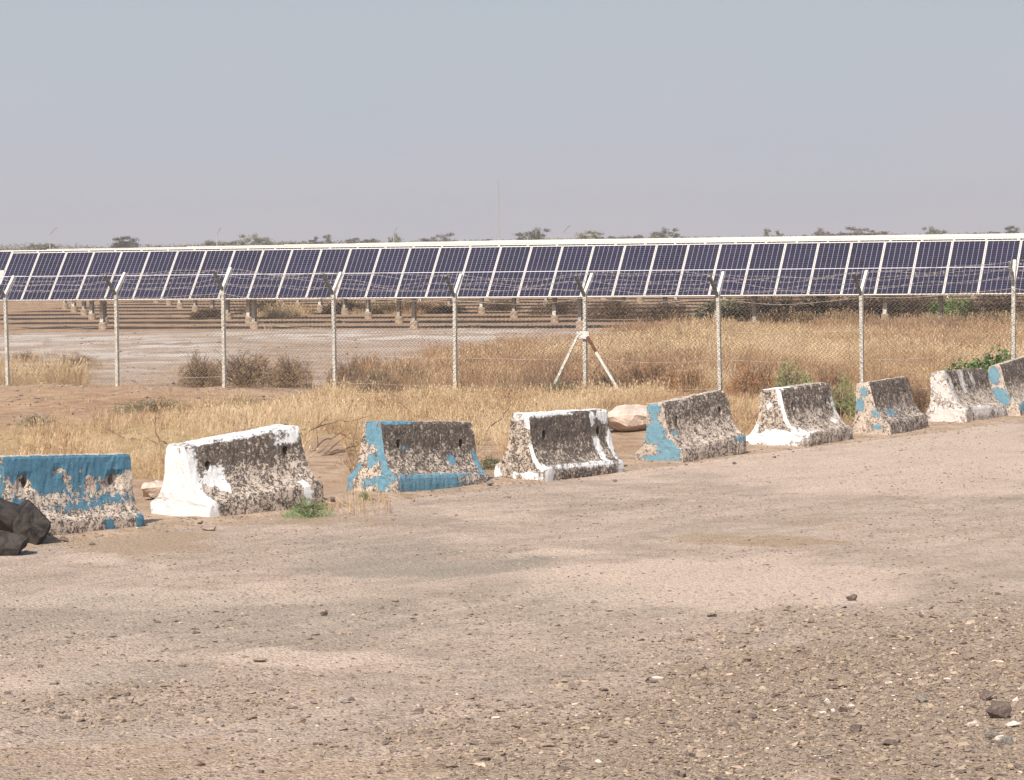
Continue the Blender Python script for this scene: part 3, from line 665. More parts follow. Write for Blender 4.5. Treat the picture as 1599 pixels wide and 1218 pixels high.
# ------------------------------------------------------------------ geometry-node scattering for what nobody could count
def protos_to_node(nt_, objs):
    j = nt_.nodes.new('GeometryNodeJoinGeometry')
    for o_ in reversed(objs):
        oi = nt_.nodes.new('GeometryNodeObjectInfo'); oi.inputs['Object'].default_value = o_; oi.inputs['As Instance'].default_value = True
        nt_.links.new(oi.outputs['Geometry'], j.inputs[0])
    return j.outputs[0]
def scatter(name, pts, scl, rotz, tilt, tone, protos, idx, label_kind='stuff'):
    me = bpy.data.meshes.new(name); n = len(pts); me.vertices.add(n); me.vertices.foreach_set('co', np.asarray(pts, dtype=np.float32).ravel())
    set_attr(me, 'tone', tone)
    sc = me.attributes.new('scl', 'FLOAT_VECTOR', 'POINT'); sc.data.foreach_set('vector', np.asarray(scl, dtype=np.float32).ravel())
    ro = me.attributes.new('rot', 'FLOAT_VECTOR', 'POINT'); ro.data.foreach_set('vector', np.stack([tilt[0], tilt[1], rotz], 1).astype(np.float32).ravel())
    ii = me.attributes.new('idx', 'INT', 'POINT'); ii.data.foreach_set('value', np.asarray(idx, dtype=np.int32))
    o = bpy.data.objects.new(name, me); C.objects.link(o); o['kind'] = 'stuff'
    g_ = bpy.data.node_groups.new(name+'_nodes', 'GeometryNodeTree')
    g_.interface.new_socket('Geometry', in_out='INPUT', socket_type='NodeSocketGeometry'); g_.interface.new_socket('Geometry', in_out='OUTPUT', socket_type='NodeSocketGeometry')
    gi = g_.nodes.new('NodeGroupInput'); go = g_.nodes.new('NodeGroupOutput')
    mp = g_.nodes.new('GeometryNodeMeshToPoints'); mp.inputs['Radius'].default_value = 0.001
    iop = g_.nodes.new('GeometryNodeInstanceOnPoints'); iop.inputs['Pick Instance'].default_value = True
    def na(nm, typ):
        a = g_.nodes.new('GeometryNodeInputNamedAttribute'); a.data_type = typ; a.inputs['Name'].default_value = nm; return a.outputs['Attribute']
    g_.links.new(gi.outputs[0], mp.inputs[0]); g_.links.new(mp.outputs[0], iop.inputs['Points'])
    g_.links.new(protos_to_node(g_, protos), iop.inputs['Instance'])
    g_.links.new(na('idx', 'INT'), iop.inputs['Instance Index']); g_.links.new(na('scl', 'FLOAT_VECTOR'), iop.inputs['Scale'])
    e2r = g_.nodes.new('FunctionNodeEulerToRotation'); g_.links.new(na('rot', 'FLOAT_VECTOR'), e2r.inputs[0]); g_.links.new(e2r.outputs[0], iop.inputs['Rotation'])
    g_.links.new(iop.outputs[0], go.inputs[0])
    md = o.modifiers.new('scatter', 'NODES'); md.node_group = g_
    return o
RNG = np.random.default_rng(5)
# pebbles
peb = [bpy.data.objects.new('pebble_shape', rock_mesh(900+k, (1, 1, 0.55), 10, 0, 0)) for k in range(6)]
for p in peb: p.data.materials.append(M_pebble)
fr_ = rattr(A_rough); fp_ = rattr(A_pink); fg_ = rattr(A_grey)
def pebble_pts(n, y0, y1, smin, smax, fun):
    Y = y0+(y1-y0)*RNG.random(n); X = (RNG.random(n)*2-1)*(Y*0.165+0.4)
    d = road_d(X, Y); px, py = proj(X, Y, 0.0)
    v = np.stack([X, Y, np.zeros(n)], 1)
    keep = (d < 1.6) & (RNG.random(n) < fun(v, px, py, d))
    X, Y = X[keep], Y[keep]; size = smin+(smax-smin)*RNG.random(len(X))**2.6
    return X, Y, size
sets = []
sets.append(pebble_pts(260000, 15.5, 27, 0.008, 0.046, lambda v, px, py, d: np.clip(0.13+0.85*fr_(v)-0.20*fp_(v)-0.08*fg_(v), .03, 1)*np.clip(0.35+1.3*(fbm(v[:, 0]*1.7, v[:, 1]*.8, 71)-0.2), 0.1, 1)))
sets.append(pebble_pts(150000, 27, 58, 0.012, 0.045, lambda v, px, py, d: np.clip(0.35-0.25*fp_(v), .05, 1)*np.clip(3.5*(fbm(v[:, 0]*1.1, v[:, 1]*.5, 73)-0.38), 0.04, 1)))
sets.append(pebble_pts(16000, 15.5, 27, 0.03, 0.095, lambda v, px, py, d: np.clip(0.08+0.8*fr_(v)-0.1*fp_(v), 0, 1)))
sets.append(pebble_pts(60000, 31, 62, 0.014, 0.06, lambda v, px, py, d: np.clip(1-np.abs(d-0.2)/0.9, 0, 1)*0.6))
def clods(n, y0, y1, smin, smax, fun):
    Y = y0+(y1-y0)*RNG.random(n); X = (RNG.random(n)*2-1)*(Y*0.17); px, py = proj(X, Y, 0.0)
    k = (RNG.random(n) < fun(X, Y, px, py)) & (road_d(X, Y) > 0.8); X, Y = X[k], Y[k]; return X, Y, smin+(smax-smin)*RNG.random(len(X))**3
sets.append(clods(30000, 38, 68, 0.02, 0.13, lambda X, Y, px, py: blob(px, py, 150, 648, 480, 48)*np.clip(3*(fbm(X*0.9, Y*0.7, 171)-0.42), 0.02, 1)+0.03))
sets.append(clods(16000, 64, 125, 0.03, 0.16, lambda X, Y, px, py: 0.5*np.clip(3*(fbm(X*0.5, Y*0.4, 173)-0.45), 0.01, 1)))
X = np.concatenate([s[0] for s in sets]); Y = np.concatenate([s[1] for s in sets]); SZ = np.concatenate([s[2] for s in sets])
d = road_d(X, Y); n = len(X)
Z = np.maximum(road_z(X, Y), ground_z(X, Y)) + SZ*0.02
flat = 0.5+0.7*RNG.random(n)
tone = np.clip(RNG.normal(0.36, 0.20, n), 0.02, 0.9); white = RNG.random(n) < 0.007; tone[white] = 0.96
print('pebbles', n)
gravel = scatter('gravel', np.stack([X, Y, Z], 1), np.stack([SZ*(0.8+0.6*RNG.random(n)), SZ, SZ*flat], 1), RNG.random(n)*6.28,
        (RNG.normal(0, .2, n), RNG.normal(0, .2, n)), tone, peb, RNG.integers(0, 6, n))

# grass tufts
def tuft(seed, nbl, hgt, spread, lean, wid, heads=False):
    rnd = random.Random(seed); mb = MB()
    for _ in range(nbl):
        a = rnd.uniform(0, 6.283); r_ = spread*math.sqrt(rnd.random()); bx, by = r_*math.cos(a), r_*math.sin(a)
        h = hgt*rnd.uniform(0.45, 1.0); la = a+rnd.gauss(0, 0.8); ln = lean*h*rnd.uniform(0.2, 1.3); w_ = wid*rnd.uniform(0.6, 1.3)
        wa = rnd.uniform(0, 3.14); wx, wy = math.cos(wa)*w_/2, math.sin(wa)*w_/2
        p0 = (bx, by, -0.02); p1 = (bx+math.cos(la)*ln*0.3, by+math.sin(la)*ln*0.3, h*0.55); p2 = (bx+math.cos(la)*ln, by+math.sin(la)*ln, h*rnd.uniform(0.8, 1.0))
        if heads and rnd.random() < 0.5:
            q = (p2[0]+math.cos(la)*.02, p2[1]+math.sin(la)*.02, p2[2]+0.05)
            mb.add([(p0[0]-wx*.6, p0[1]-wy*.6, p0[2]), (p0[0]+wx*.6, p0[1]+wy*.6, p0[2]), (p2[0]+wx*.6, p2[1]+wy*.6, p2[2]), (p2[0]-wx*.6, p2[1]-wy*.6, p2[2]), (p2[0]+wx*3, p2[1]+wy*3, p2[2]+.02), (p2[0]-wx*3, p2[1]-wy*3, p2[2]+.02), q], [(0, 1, 2, 3), (3, 2, 4, 6, 5)])
        else:
            mb.add([(p0[0]-wx, p0[1]-wy, p0[2]), (p0[0]+wx, p0[1]+wy, p0[2]), (p1[0]+wx*.8, p1[1]+wy*.8, p1[2]), (p1[0]-wx*.8, p1[1]-wy*.8, p1[2]), p2], [(0, 1, 2, 3), (3, 2, 4)])
    return mb.mesh('tuft')
tufts = [bpy.data.objects.new('tuft_shape', tuft(k, 26, 0.34, 0.10, 0.45, 0.007, k % 2 == 0)) for k in range(3)] + \
        [bpy.data.objects.new('tuft_shape', tuft(10+k, 30, 0.36, 0.15, 0.8, 0.006, True)) for k in range(2)] + \
        [bpy.data.objects.new('tuft_shape', tuft(20+k, 20, 0.22, 0.12, 1.4, 0.008)) for k in range(2)]
for p in tufts: p.data.materials.append(M_straw)
def grass_field(name, n, y0, y1, xw, dens, sc, tonefn, infence):
    Y = y0+(y1-y0)*RNG.random(n); X = (RNG.random(n)*2-1)*(Y*xw)
    st = straw_at(X, Y)*dens(X, Y); fd = fence_d(X, Y)
    k = (RNG.random(n) < st) & ((fd < 0) if infence else (fd >= 0)); X, Y = X[k], Y[k]; m = len(X)
    s = sc[0]+(sc[1]-sc[0])*RNG.random(m); s = s*(0.35+1.3*fbm(X*0.8, Y*0.5, 88, 4))
    Z = height(X, Y); px, py = proj(X, Y, Z)
    tn = np.clip(tonefn(X, Y, px, py)+RNG.normal(0, 0.12, m), 0, 1)
    print(name, m)
    return scatter(name, np.stack([X, Y, Z], 1), np.stack([s, s, s*(0.8+0.4*RNG.random(m))], 1), RNG.random(m)*6.28, (RNG.normal(0, .15, m), RNG.normal(0, .15, m)), tn, tufts, RNG.integers(0, 7, m))
def tone_near(X, Y, px, py): return 0.66+1.3*(fbm(X*0.9, Y*0.45, 91, 5)-0.5)-0.22*sstep(1000, 1200, px)-0.3*blob(px, py, 520, 720, 90, 70)
def tone_far(X, Y, px, py):
    t_ = 0.62+1.3*(fbm(X*0.55, Y*0.2, 93, 5)-0.5)-0.22*sstep(600, 625, py)*(px > 480)
    br = np.maximum.reduce([blob(px, py, 640, 600, 220, 30), blob(px, py, 800, 608, 200, 16), blob(px, py, 960, 612, 200, 14), blob(px, py, 1450, 520, 260, 10), blob(px, py, 930, 520, 120, 16)])
    red = np.maximum.reduce([blob(px, py, 1020, 585, 130, 28), blob(px, py, 1180, 590, 90, 26), blob(px, py, 1340, 615, 150, 26), blob(px, py, 870, 590, 80, 22), blob(px, py, 600, 560, 90, 20)])
    return np.where(red > 0.15, t_*(1-red)+0.27*red, t_)-0.38*br
grass_near = grass_field('dry_grass_by_barriers', 60000, 34, 67, 0.17, lambda X, Y: np.clip(3.2*(fbm(X*0.9, Y*.45, 95, 5)-0.34), 0.05, 1)*np.where(proj(X, Y, 0.0)[0] < 330, 0.42, 1.0), (0.42, 0.9), tone_near, True)
grass_far = grass_field('dry_grass_behind_fence', 85000, 56, 130, 0.175, lambda X, Y: np.clip(3.0*(fbm(X*0.6, Y*.3, 97, 5)-0.28), 0.08, 1), (0.6, 1.25), tone_far, False)
# sparse tufts and litter on the bare soil
def sparse(name, n, fn_dens, sc, tonev):
    Y = 34+(128-34)*RNG.random(n); X = (RNG.random(n)*2-1)*Y*0.17; k = (RNG.random(n) < fn_dens(X, Y)) & (road_d(X, Y) > 0.35); X, Y = X[k], Y[k]; m = len(X)
    s = sc[0]+(sc[1]-sc[0])*RNG.random(m); print(name, m)
    return scatter(name, np.stack([X, Y, height(X, Y)], 1), np.stack([s, s, s*0.8], 1), RNG.random(m)*6.28, (RNG.normal(0, .25, m), RNG.normal(0, .25, m)), np.clip(RNG.normal(tonev, .15, m), 0, 1), tufts, RNG.integers(3, 7, m))
def sp_d(X, Y):
    px, py = proj(X, Y, 0.0)
    a = blob(px, py, 230, 640, 330, 34)*0.25+blob(px, py, 70, 578, 150, 22)*0.6+blob(px, py, 370, 590, 170, 40)*0.35
    return np.clip(a*(fbm(X*0.8, Y*.6, 99)*2.2-0.5)+0.012, 0, 1)
sparse('sparse_dry_tufts', 26000, sp_d, (0.3, 0.8), 0.45)

# ------------------------------------------------------------------ shrubs
def shrub_parts(seed, rx_, ry_, h, nbranch, nleaf, lsize, feather=False, lowfill=0.0):
    rnd = random.Random(seed); br = MB(); lf = MB(); tips = []
    for _ in range(nbranch):
        a = rnd.uniform(0, 6.283); el = rnd.uniform(0.15, 1.0); ln = rnd.uniform(0.6, 1.0)
        tip = Vector((math.cos(a)*rx_*(1-el*0.55)*ln, math.sin(a)*ry_*(1-el*0.55)*ln, h*(0.25+0.75*el)*ln))
        mid = tip*0.5+Vector((rnd.gauss(0, rx_*.07), rnd.gauss(0, ry_*.07), h*.06))
        br.tube([(tip.x*.05, tip.y*.05, -0.03), mid, tip], [0.010, 0.006, 0.002], 3, False)
        for q in range(2):
            e = mid.lerp(tip, rnd.random())+Vector((rnd.gauss(0, rx_*.2), rnd.gauss(0, ry_*.2), rnd.uniform(0, h*.22)))
            br.tube([mid.lerp(tip, 0.2*q), e], [0.005, 0.0015], 3, False); tips.append((mid, e))
        tips.append((mid, tip)); tips.append((Vector((0, 0, 0.02)), mid))
    off = Vector((seed*3.1, seed*1.7, 0))
    cnt = 0
    while cnt < nleaf:
        a_ = rnd.uniform(0, 6.283); r_ = math.sqrt(rnd.random()); zz = rnd.random()
        if zz > math.sqrt(max(0, 1-r_*r_))*(0.75+0.5*mnoise.noise(Vector((math.cos(a_)*r_*2, math.sin(a_)*r_*2, 0))+off)): continue
        p = Vector((math.cos(a_)*r_*rx_, math.sin(a_)*r_*ry_, zz*h))
        if mnoise.noise(p*(5.0/max(rx_, h))+off) < -0.12 and rnd.random() < 0.8: continue
        cnt += 1
        d1 = Vector((rnd.gauss(0, 1), rnd.gauss(0, 1), rnd.gauss(0, 1)+(0.9 if feather else 0))).normalized(); d2 = d1.cross(Vector((rnd.gauss(0, 1), rnd.gauss(0, 1), rnd.gauss(0, 1)))).normalized()
        l_ = lsize*rnd.uniform(0.6, 1.5); w_ = l_*(0.14 if feather else 0.45)
        lf.add([p-d1*l_/2, p+d2*w_/2, p+d1*l_/2, p-d2*w_/2], [(0, 1, 2, 3)])
    return br, lf
SH = {}
def shrub(px, py, wpx, hpx, mat, label, seed=0, style='dry', name='dry_shrub', depth_k=0.8, z=None, cat='shrub', group=None, Y=None):
    P = on_z(px, py, 0.0) if Y is None else at_depth(px, py, Y)
    s = FPX/P.y; wd = wpx/s; ht = hpx/s; zz = gz(P.x, P.y)
    key = (style, seed % 3)
    if key not in SH:
        prm = {'dry': (0.5, 0.45, 0.62, 60, 4200, 0.05, True), 'feather': (0.42, 0.4, 0.95, 40, 5200, 0.055, True), 'leafy': (0.5, 0.45, 0.7, 34, 1700, 0.07, False), 'low': (0.5, 0.5, 0.3, 34, 2600, 0.04, True)}[style]
        br, lf = shrub_parts(seed*7+len(SH)*31, *prm); SH[key] = (br.mesh('branches'), lf.mesh('foliage'), prm)
    bme, lme, prm = SH[key]
    mt = mat
    o = empty(name, (P.x, P.y, zz), (seed*1.7) % 6.28, label=label, cat=cat, group=group)
    k = (wd/(2*prm[0]), wd*depth_k/(2*prm[1]), ht/prm[2]); o.scale = k
    bm_ = bme.copy() if bme.materials else bme; bo = bpy.data.objects.new('branches', bme); C.objects.link(bo); bo.parent = o
    if not bme.materials: bme.materials.append(M_twig)
    lm2 = MESHMAT.setdefault((key, mt.name), None)
    if lm2 is None:
        lm2 = lme.copy(); lm2.materials.clear(); lm2.materials.append(mt); MESHMAT[(key, mt.name)] = lm2
    lo = bpy.data.objects.new('foliage', lm2); C.objects.link(lo); lo.parent = o
    return o
MESHMAT = {}
shrub(312, 612, 90, 62, M_drybush, 'brown dry shrub right of the second fence post, left one of a pair', 1)
shrub(385, 606, 150, 64, M_drybush, 'wide brown dry shrub behind the third fence post', 2)
shrub(455, 604, 90, 60, M_drybush, 'brown dry shrub left of the fourth fence post', 3)
shrub(545, 606, 80, 58, M_drybush, 'brownish shrub right of the fourth fence post', 4)
shrub(590, 612, 84, 44, M_greygreen, 'grey green shrub at the fence between the fourth and fifth posts', 5)
shrub(640, 606, 80, 50, M_drybush, 'dry shrub left of the fifth fence post', 6)
shrub(575, 585, 70, 40, M_redbush, 'reddish dry shrub behind the grey green one', 7)
shrub(120, 572, 95, 26, M_drybush, 'low brown shrub on the pale ground at far left', 8, 'low')
shrub(40, 565, 70, 20, M_drybush, 'small brown mound of scrub at the far left behind the fence', 9, 'low')
shrub(872, 622, 76, 42, M_greygreen, 'dark grey green shrub behind the left fence brace', 10)
shrub(1010, 616, 130, 54, M_redbush, 'rusty red dry shrub right of the braced post', 11)
shrub(1078, 618, 90, 48, M_redbush, 'rusty dry shrub left of the seventh fence post', 12)
shrub(1180, 624, 110, 62, M_redbush, 'rusty shrub right of the seventh fence post', 13)
shrub(950, 618, 70, 40, M_drybush, 'brown shrub between the brace legs', 14)
shrub(1240, 648, 92, 100, M_feather, 'tall feathery green bush behind the sixth barrier', 15, 'feather', 'green_bush')
shrub(1314, 668, 84, 96, M_feather, 'feathery green bush between the sixth and seventh barriers', 16, 'feather', 'green_bush')
shrub(1390, 655, 100, 76, M_redbush, 'rusty brown shrub between the seventh and eighth barriers', 17)
shrub(1432, 650, 76, 60, M_drybush, 'dry brown shrub behind the pale litter', 18)
shrub(1296, 618, 90, 44, M_redbush, 'rusty shrub left of the eighth fence post', 19)
shrub(1578, 618, 170, 92, M_green, 'leafy green bush at the right edge behind the barriers', 20, 'leafy', 'green_bush')
shrub(1508, 606, 120, 60, M_feather, 'pale green leafy bush left of the green bush at the right edge', 21, 'leafy', 'green_bush')
shrub(1553, 640, 22, 50, M_drybush, 'thin dry scrub in the gap between the last two barriers', 22)
shrub(482, 808, 110, 34, M_weed, 'bright green weeds growing at the foot of the tilted white barrier', 23, 'low', 'green_weed', cat='weed')
shrub(569, 781, 24, 16, M_weed, 'small tuft of green weed in front of the third barrier', 24, 'low', 'green_weed', cat='weed')
shrub(765, 735, 50, 26, M_greygreen, 'small green plant between the third and fourth barriers', 25, 'leafy', 'green_weed', cat='weed')
shrub(240, 655, 150, 26, M_greygreen, 'low greyish scrub on the soil mound left of centre', 26, 'low')
shrub(60, 678, 90, 20, M_greygreen, 'low grey green scrub behind the deep blue barrier', 27, 'low')
shrub(330, 650, 90, 20, M_drybush, 'low dry scrub below the third fence post', 28, 'low')
shrub(375, 632, 80, 12, M_greygreen, 'thin strip of grey green weeds by the third fence post', 29, 'low')
shrub(400, 688, 60, 20, M_drybush, 'dry scrub on the soil above the tilted white barrier', 30, 'low')
# scrub among the panel rows
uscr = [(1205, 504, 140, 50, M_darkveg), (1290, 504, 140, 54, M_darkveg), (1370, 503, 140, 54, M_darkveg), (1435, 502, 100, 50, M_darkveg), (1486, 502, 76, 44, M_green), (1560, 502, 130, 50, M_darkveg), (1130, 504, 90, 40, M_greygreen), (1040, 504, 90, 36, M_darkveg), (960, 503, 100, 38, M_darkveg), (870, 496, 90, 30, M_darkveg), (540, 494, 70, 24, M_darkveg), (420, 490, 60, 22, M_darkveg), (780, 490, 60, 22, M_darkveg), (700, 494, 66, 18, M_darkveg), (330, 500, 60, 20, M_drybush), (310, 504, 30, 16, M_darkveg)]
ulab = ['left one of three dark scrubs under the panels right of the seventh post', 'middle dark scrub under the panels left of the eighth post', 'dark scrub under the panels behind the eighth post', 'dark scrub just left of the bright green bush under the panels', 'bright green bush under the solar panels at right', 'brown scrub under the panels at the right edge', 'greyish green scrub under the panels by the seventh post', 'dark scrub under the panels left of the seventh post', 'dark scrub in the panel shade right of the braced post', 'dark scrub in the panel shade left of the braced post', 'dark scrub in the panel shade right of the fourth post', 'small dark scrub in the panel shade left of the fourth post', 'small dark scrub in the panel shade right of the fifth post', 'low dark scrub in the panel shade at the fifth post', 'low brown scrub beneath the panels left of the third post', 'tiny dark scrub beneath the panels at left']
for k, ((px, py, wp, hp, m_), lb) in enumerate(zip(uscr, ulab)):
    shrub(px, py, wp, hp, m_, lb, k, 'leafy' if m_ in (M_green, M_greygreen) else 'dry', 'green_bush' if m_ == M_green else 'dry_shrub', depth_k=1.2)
# dead branches in the grass
def dead_branch(pts_px, label, rad=0.012, subs=3, seed=0):
    rnd = random.Random(seed); P0 = on_z(*pts_px[0], 0.0); Y0 = P0.y; pts = []
    for i, (a, b_) in enumerate(pts_px): pts.append(at_depth(a, b_, Y0+i*0.12))
    base = Vector((P0.x, P0.y, gz(P0.x, P0.y)))
    mb = MB(); loc = [p-base for p in pts]; loc[0].z = min(loc[0].z, 0)-0.02
    fine = []
    for i in range(len(loc)-1):
        for q in range(4): fine.append(loc[i].lerp(loc[i+1], q/4)+Vector((rnd.gauss(0, .012), 0, rnd.gauss(0, .012))))
    fine.append(loc[-1])
    rad *= 1.7; mb.tube(fine, [rad*(1-0.75*i/(len(fine)-1)) for i in range(len(fine))], 5)
    for q in range(subs):
        i = rnd.randrange(2, len(fine)-1); st = fine[i]; dr = (fine[i]-fine[i-1]).normalized()
        e = st+(dr+Vector((rnd.gauss(0, .6), rnd.gauss(0, .4), rnd.gauss(0, .6)))).normalized()*rnd.uniform(.15, .45)
        mb.tube([st, st.lerp(e, .5)+Vector((0, 0, rnd.gauss(0, .02))), e], [rad*.5, rad*.35, rad*.15], 4)
    o = link('dead_branch', mb.mesh('branch'), M_twig); o.location = base; tag(o, label, 'branch', 'dead branches in the dry grass')
dead_branch([(262, 702), (250, 690), (243, 672), (238, 655)], 'bare twig rising from the grass left of the tilted white barrier', .012, 3, 1)
dead_branch([(258, 694), (225, 688), (190, 682), (165, 668)], 'long thin bare branch arching left over the grass', .010, 2, 2)
dead_branch([(472, 722), (505, 712), (540, 700), (560, 694)], 'bare branch leaning between the tilted white and third barriers, lower one', .014, 5, 3)
dead_branch([(470, 716), (500, 708), (535, 704), (556, 698)], 'bare branch lying just above the lower one between barriers', .012, 4, 4)
dead_branch([(465, 680), (490, 668), (520, 660), (560, 655)], 'thin pale branch reaching right from the tilted white barrier', .009, 3, 5)
dead_branch([(480, 710), (505, 690), (530, 678), (550, 676)], 'curved thin branch in the grass left of the third barrier', .009, 3, 6)
dead_branch([(642, 656), (636, 640), (622, 626), (615, 614)], 'dark twig standing behind the third barrier', .011, 2, 7)
dead_branch([(742, 692), (760, 672), (785, 652), (802, 630)], 'slanting bare branch right of the third barrier', .011, 2, 8)
dead_branch([(742, 690), (770, 694), (800, 692), (815, 688)], 'brown branch lying between the third and fourth barriers', .013, 2, 9)
dead_branch([(640, 646), (655, 645), (680, 646)], 'short horizontal twig above the third barrier', .009, 1, 10)
dead_branch([(1140, 672), (1160, 662), (1185, 648)], 'bare branch between the fifth and sixth barriers', .011, 3, 11)
# litter at barrier 8
P = on_z(1432, 636, 0); s = FPX/P.y
mb = MB(); rnd = random.Random(4)
def crumple(n, sx_, sy_, sz_, seed):
    me = rock_mesh(seed, (sx_, sy_, sz_), 11, 2, 0.10); return me
M_litter = simple('faded_plastic', (0.72, 0.60, 0.42), 0.2, 10, 0.5); M_litter2 = simple('faded_red_cloth', (0.55, 0.28, 0.20), 0.3, 10)
for (px, py, wp, hp, m_, lb, sd_) in ((1424, 638, 18, 18, M_litter, 'crumpled pale yellow litter between the seventh and eighth barriers', 61), (1437, 640, 14, 20, M_litter2, 'crumpled faded red litter left of the eighth barrier', 62)):
    P = on_z(px, py, 0); s = FPX/P.y
    o = link('litter', crumple(0, wp/s, 0.15, hp/s, sd_), m_); o.location = (P.x, P.y, gz(P.x, P.y)+hp/s*0.5); tag(o, lb, 'litter')

# ------------------------------------------------------------------ chain-link fence
fence = empty('chain_link_fence', (FL.x, FL.y, 0), math.atan2(fdir.y, fdir.x), label='galvanised chain-link fence with Y-shaped arms and barbed wire in front of the panels', cat='fence')
def fl_point(px):                        # distance along the fence where this column of the photo meets it
    d_ = ray(px, 540); a = FL-CAM
    den = d_.x*fdir.y-d_.y*fdir.x; t = (a.x*fdir.y-a.y*fdir.x)/den; q = CAM+d_*t
    return (q.x-FL.x)*fdir.x+(q.y-FL.y)*fdir.y
POSTPX = [-168, 10, 181, 348, 521, 709, 912, 1123, 1345, 1581, 1826]
tops = [460, 460, 456, 449, 455, 459, 458, 459, 456, 441, 441]
ps = [fl_point(p) for p in POSTPX]
PH = []
for p, s_, ty in zip(POSTPX, ps, tops):
    w_ = Vector((FL.x, FL.y, 0))+fdir*s_; pt = at_depth(p, ty, w_.y); PH.append(pt.z)
def gloc(s_): q = Vector((FL.x, FL.y, 0))+fdir*s_; return gz(q.x, q.y)
rnd = random.Random(9)
for k, (s_, h_) in enumerate(zip(ps, PH)):
    z0 = gloc(s_)-0.15; lean = rnd.uniform(-0.012, 0.012)
    mb = MB(); w_ = 0.062; t_ = 0.010    # L-section angle iron
    top = (s_+lean*h_, 0, h_)
    mb.bar((s_, 0.0, z0), (top[0], 0.0, h_), w_, t_, Vector((0, 1, 0)))
    mb.bar((s_+w_/2-t_/2, -0.0+w_/2, z0), (top[0]+w_/2-t_/2, w_/2, h_), t_, w_, Vector((0, 1, 0)))
    post = link('post', mb.mesh('post'), M_galv, fence)
    for sg in (-1, 1):
        ab = MB(); a0 = (top[0], 0.01*sg, h_-0.03); e = (top[0]+rnd.uniform(-.02, .02), sg*0.34+rnd.uniform(-.03, .03), h_+0.37+rnd.uniform(-.03, .02))
        if k == 9: e = (e[0], sg*0.15, e[2])
        ab.bar(a0, e, 0.07 if sg > 0 else 0.05, 0.05, Vector((1, 0, 0)))
        link('arm', ab.mesh('arm'), M_arm_sunlit if sg > 0 else M_galv_dark, post)  # sunlight on the far arm and shade on the near one put into colour
# braces of the seventh post (index 6)
s6 = ps[6]; zb = 0.0
P_ = at_depth(911, 523, (Vector((FL.x, FL.y, 0))+fdir*s6).y); zpl = P_.z
pl = MB(); pl.box(s6-0.125, s6+0.125, -0.055, -0.040, zpl-0.07, zpl+0.07); link('brace_plate', pl.mesh(), M_white_steel, fence)
for (pxe, col, sg) in ((853, M_galv, -1), (978, M_galv, 1)):
    se = fl_point(pxe); ze = gloc(se)-0.08; br = MB()
    a0 = Vector((s6+sg*0.10, -0.075, zpl-0.03)); e0 = Vector((se, -0.075, ze))
    if sg < 0: br.bar(a0, e0, 0.047, 0.03, Vector((0, 1, 0))); link('brace', br.mesh(), M_galv, fence)
    else:
        br.bar(a0.lerp(e0, 0.23), e0, 0.045, 0.03, Vector((0, 1, 0))); b_ = link('brace', br.mesh(), M_white_steel, fence); b_['label'] = 'right brace, white below and rusty brown at its top'
        r2 = MB(); r2.bar(a0, a0.lerp(e0, 0.235), 0.052, 0.034, Vector((0, 1, 0))); link('rusty_end', r2.mesh(), M_rust, b_)
# wire mesh bay by bay
def bay_mesh(s0, s1, z0a, z0b, h0, h1, seed):
    rnd = random.Random(seed); mb = MB(); pit = 0.085; rad = 0.0048
    n = max(2, int(round((s1-s0)/pit))); dz = 0.085
    for i in range(n):
        u0 = i/n; zb = z0a+(z0b-z0a)*u0; zt = (h0+(h1-h0)*u0)-0.06; m = int((zt-zb)/(dz/2)); pts = []
        for j in range(m+1):
            x = s0+(i+0.5)*(s1-s0)/n + (0.5 if j % 2 else -0.5)*(s1-s0)/n
            z = zb+j*dz/2
            y = -0.045+0.02*math.sin(i*0.21+seed)*math.sin(z*2.0)+(0.002 if (j % 2) else -0.002)
            pts.append(Vector((x+0.006*math.sin(z*9+i), y, z)))
        # light flat zigzag: three-sided wire per segment
        base = len(mb.v)
        for p in pts:
            mb.v += [(p.x-rad, p.y, p.z), (p.x+rad, p.y, p.z), (p.x, p.y-rad*1.2, p.z+rad)]
        for j in range(len(pts)-1):
            a = base+j*3
            for q in range(3):
                mb.f.append((a+q, a+(q+1) % 3, a+3+(q+1) % 3, a+3+q)); mb.m.append(0)
    return mb.mesh('chain_link')
for k in range(len(ps)-1):
    za, zb_ = gloc(ps[k]), gloc(ps[k+1])
    o = link('chain_link_mesh', bay_mesh(ps[k], ps[k+1], za, zb_, PH[k]-0.02, PH[k+1]-0.02, k), M_wire, fence)
    for zz, sag in ((-0.10, 0.10 if k % 2 else 0.05), (-1.22, 0.02 if k % 3 else 0.05), (-0.70 if k % 2 else -1.75, 0.03)):
        wb = MB(); pts = []
        for i in range(13):
            u = i/12; pts.append((ps[k]+(ps[k+1]-ps[k])*u, -0.055, PH[k]*(1-u)+PH[k+1]*u+zz-sag*4*u*(1-u)+0.01*math.sin(u*9+k)))
        wb.tube(pts, 0.0045, 3, False); link('tension_wire', wb.mesh('wire'), M_wire, fence)
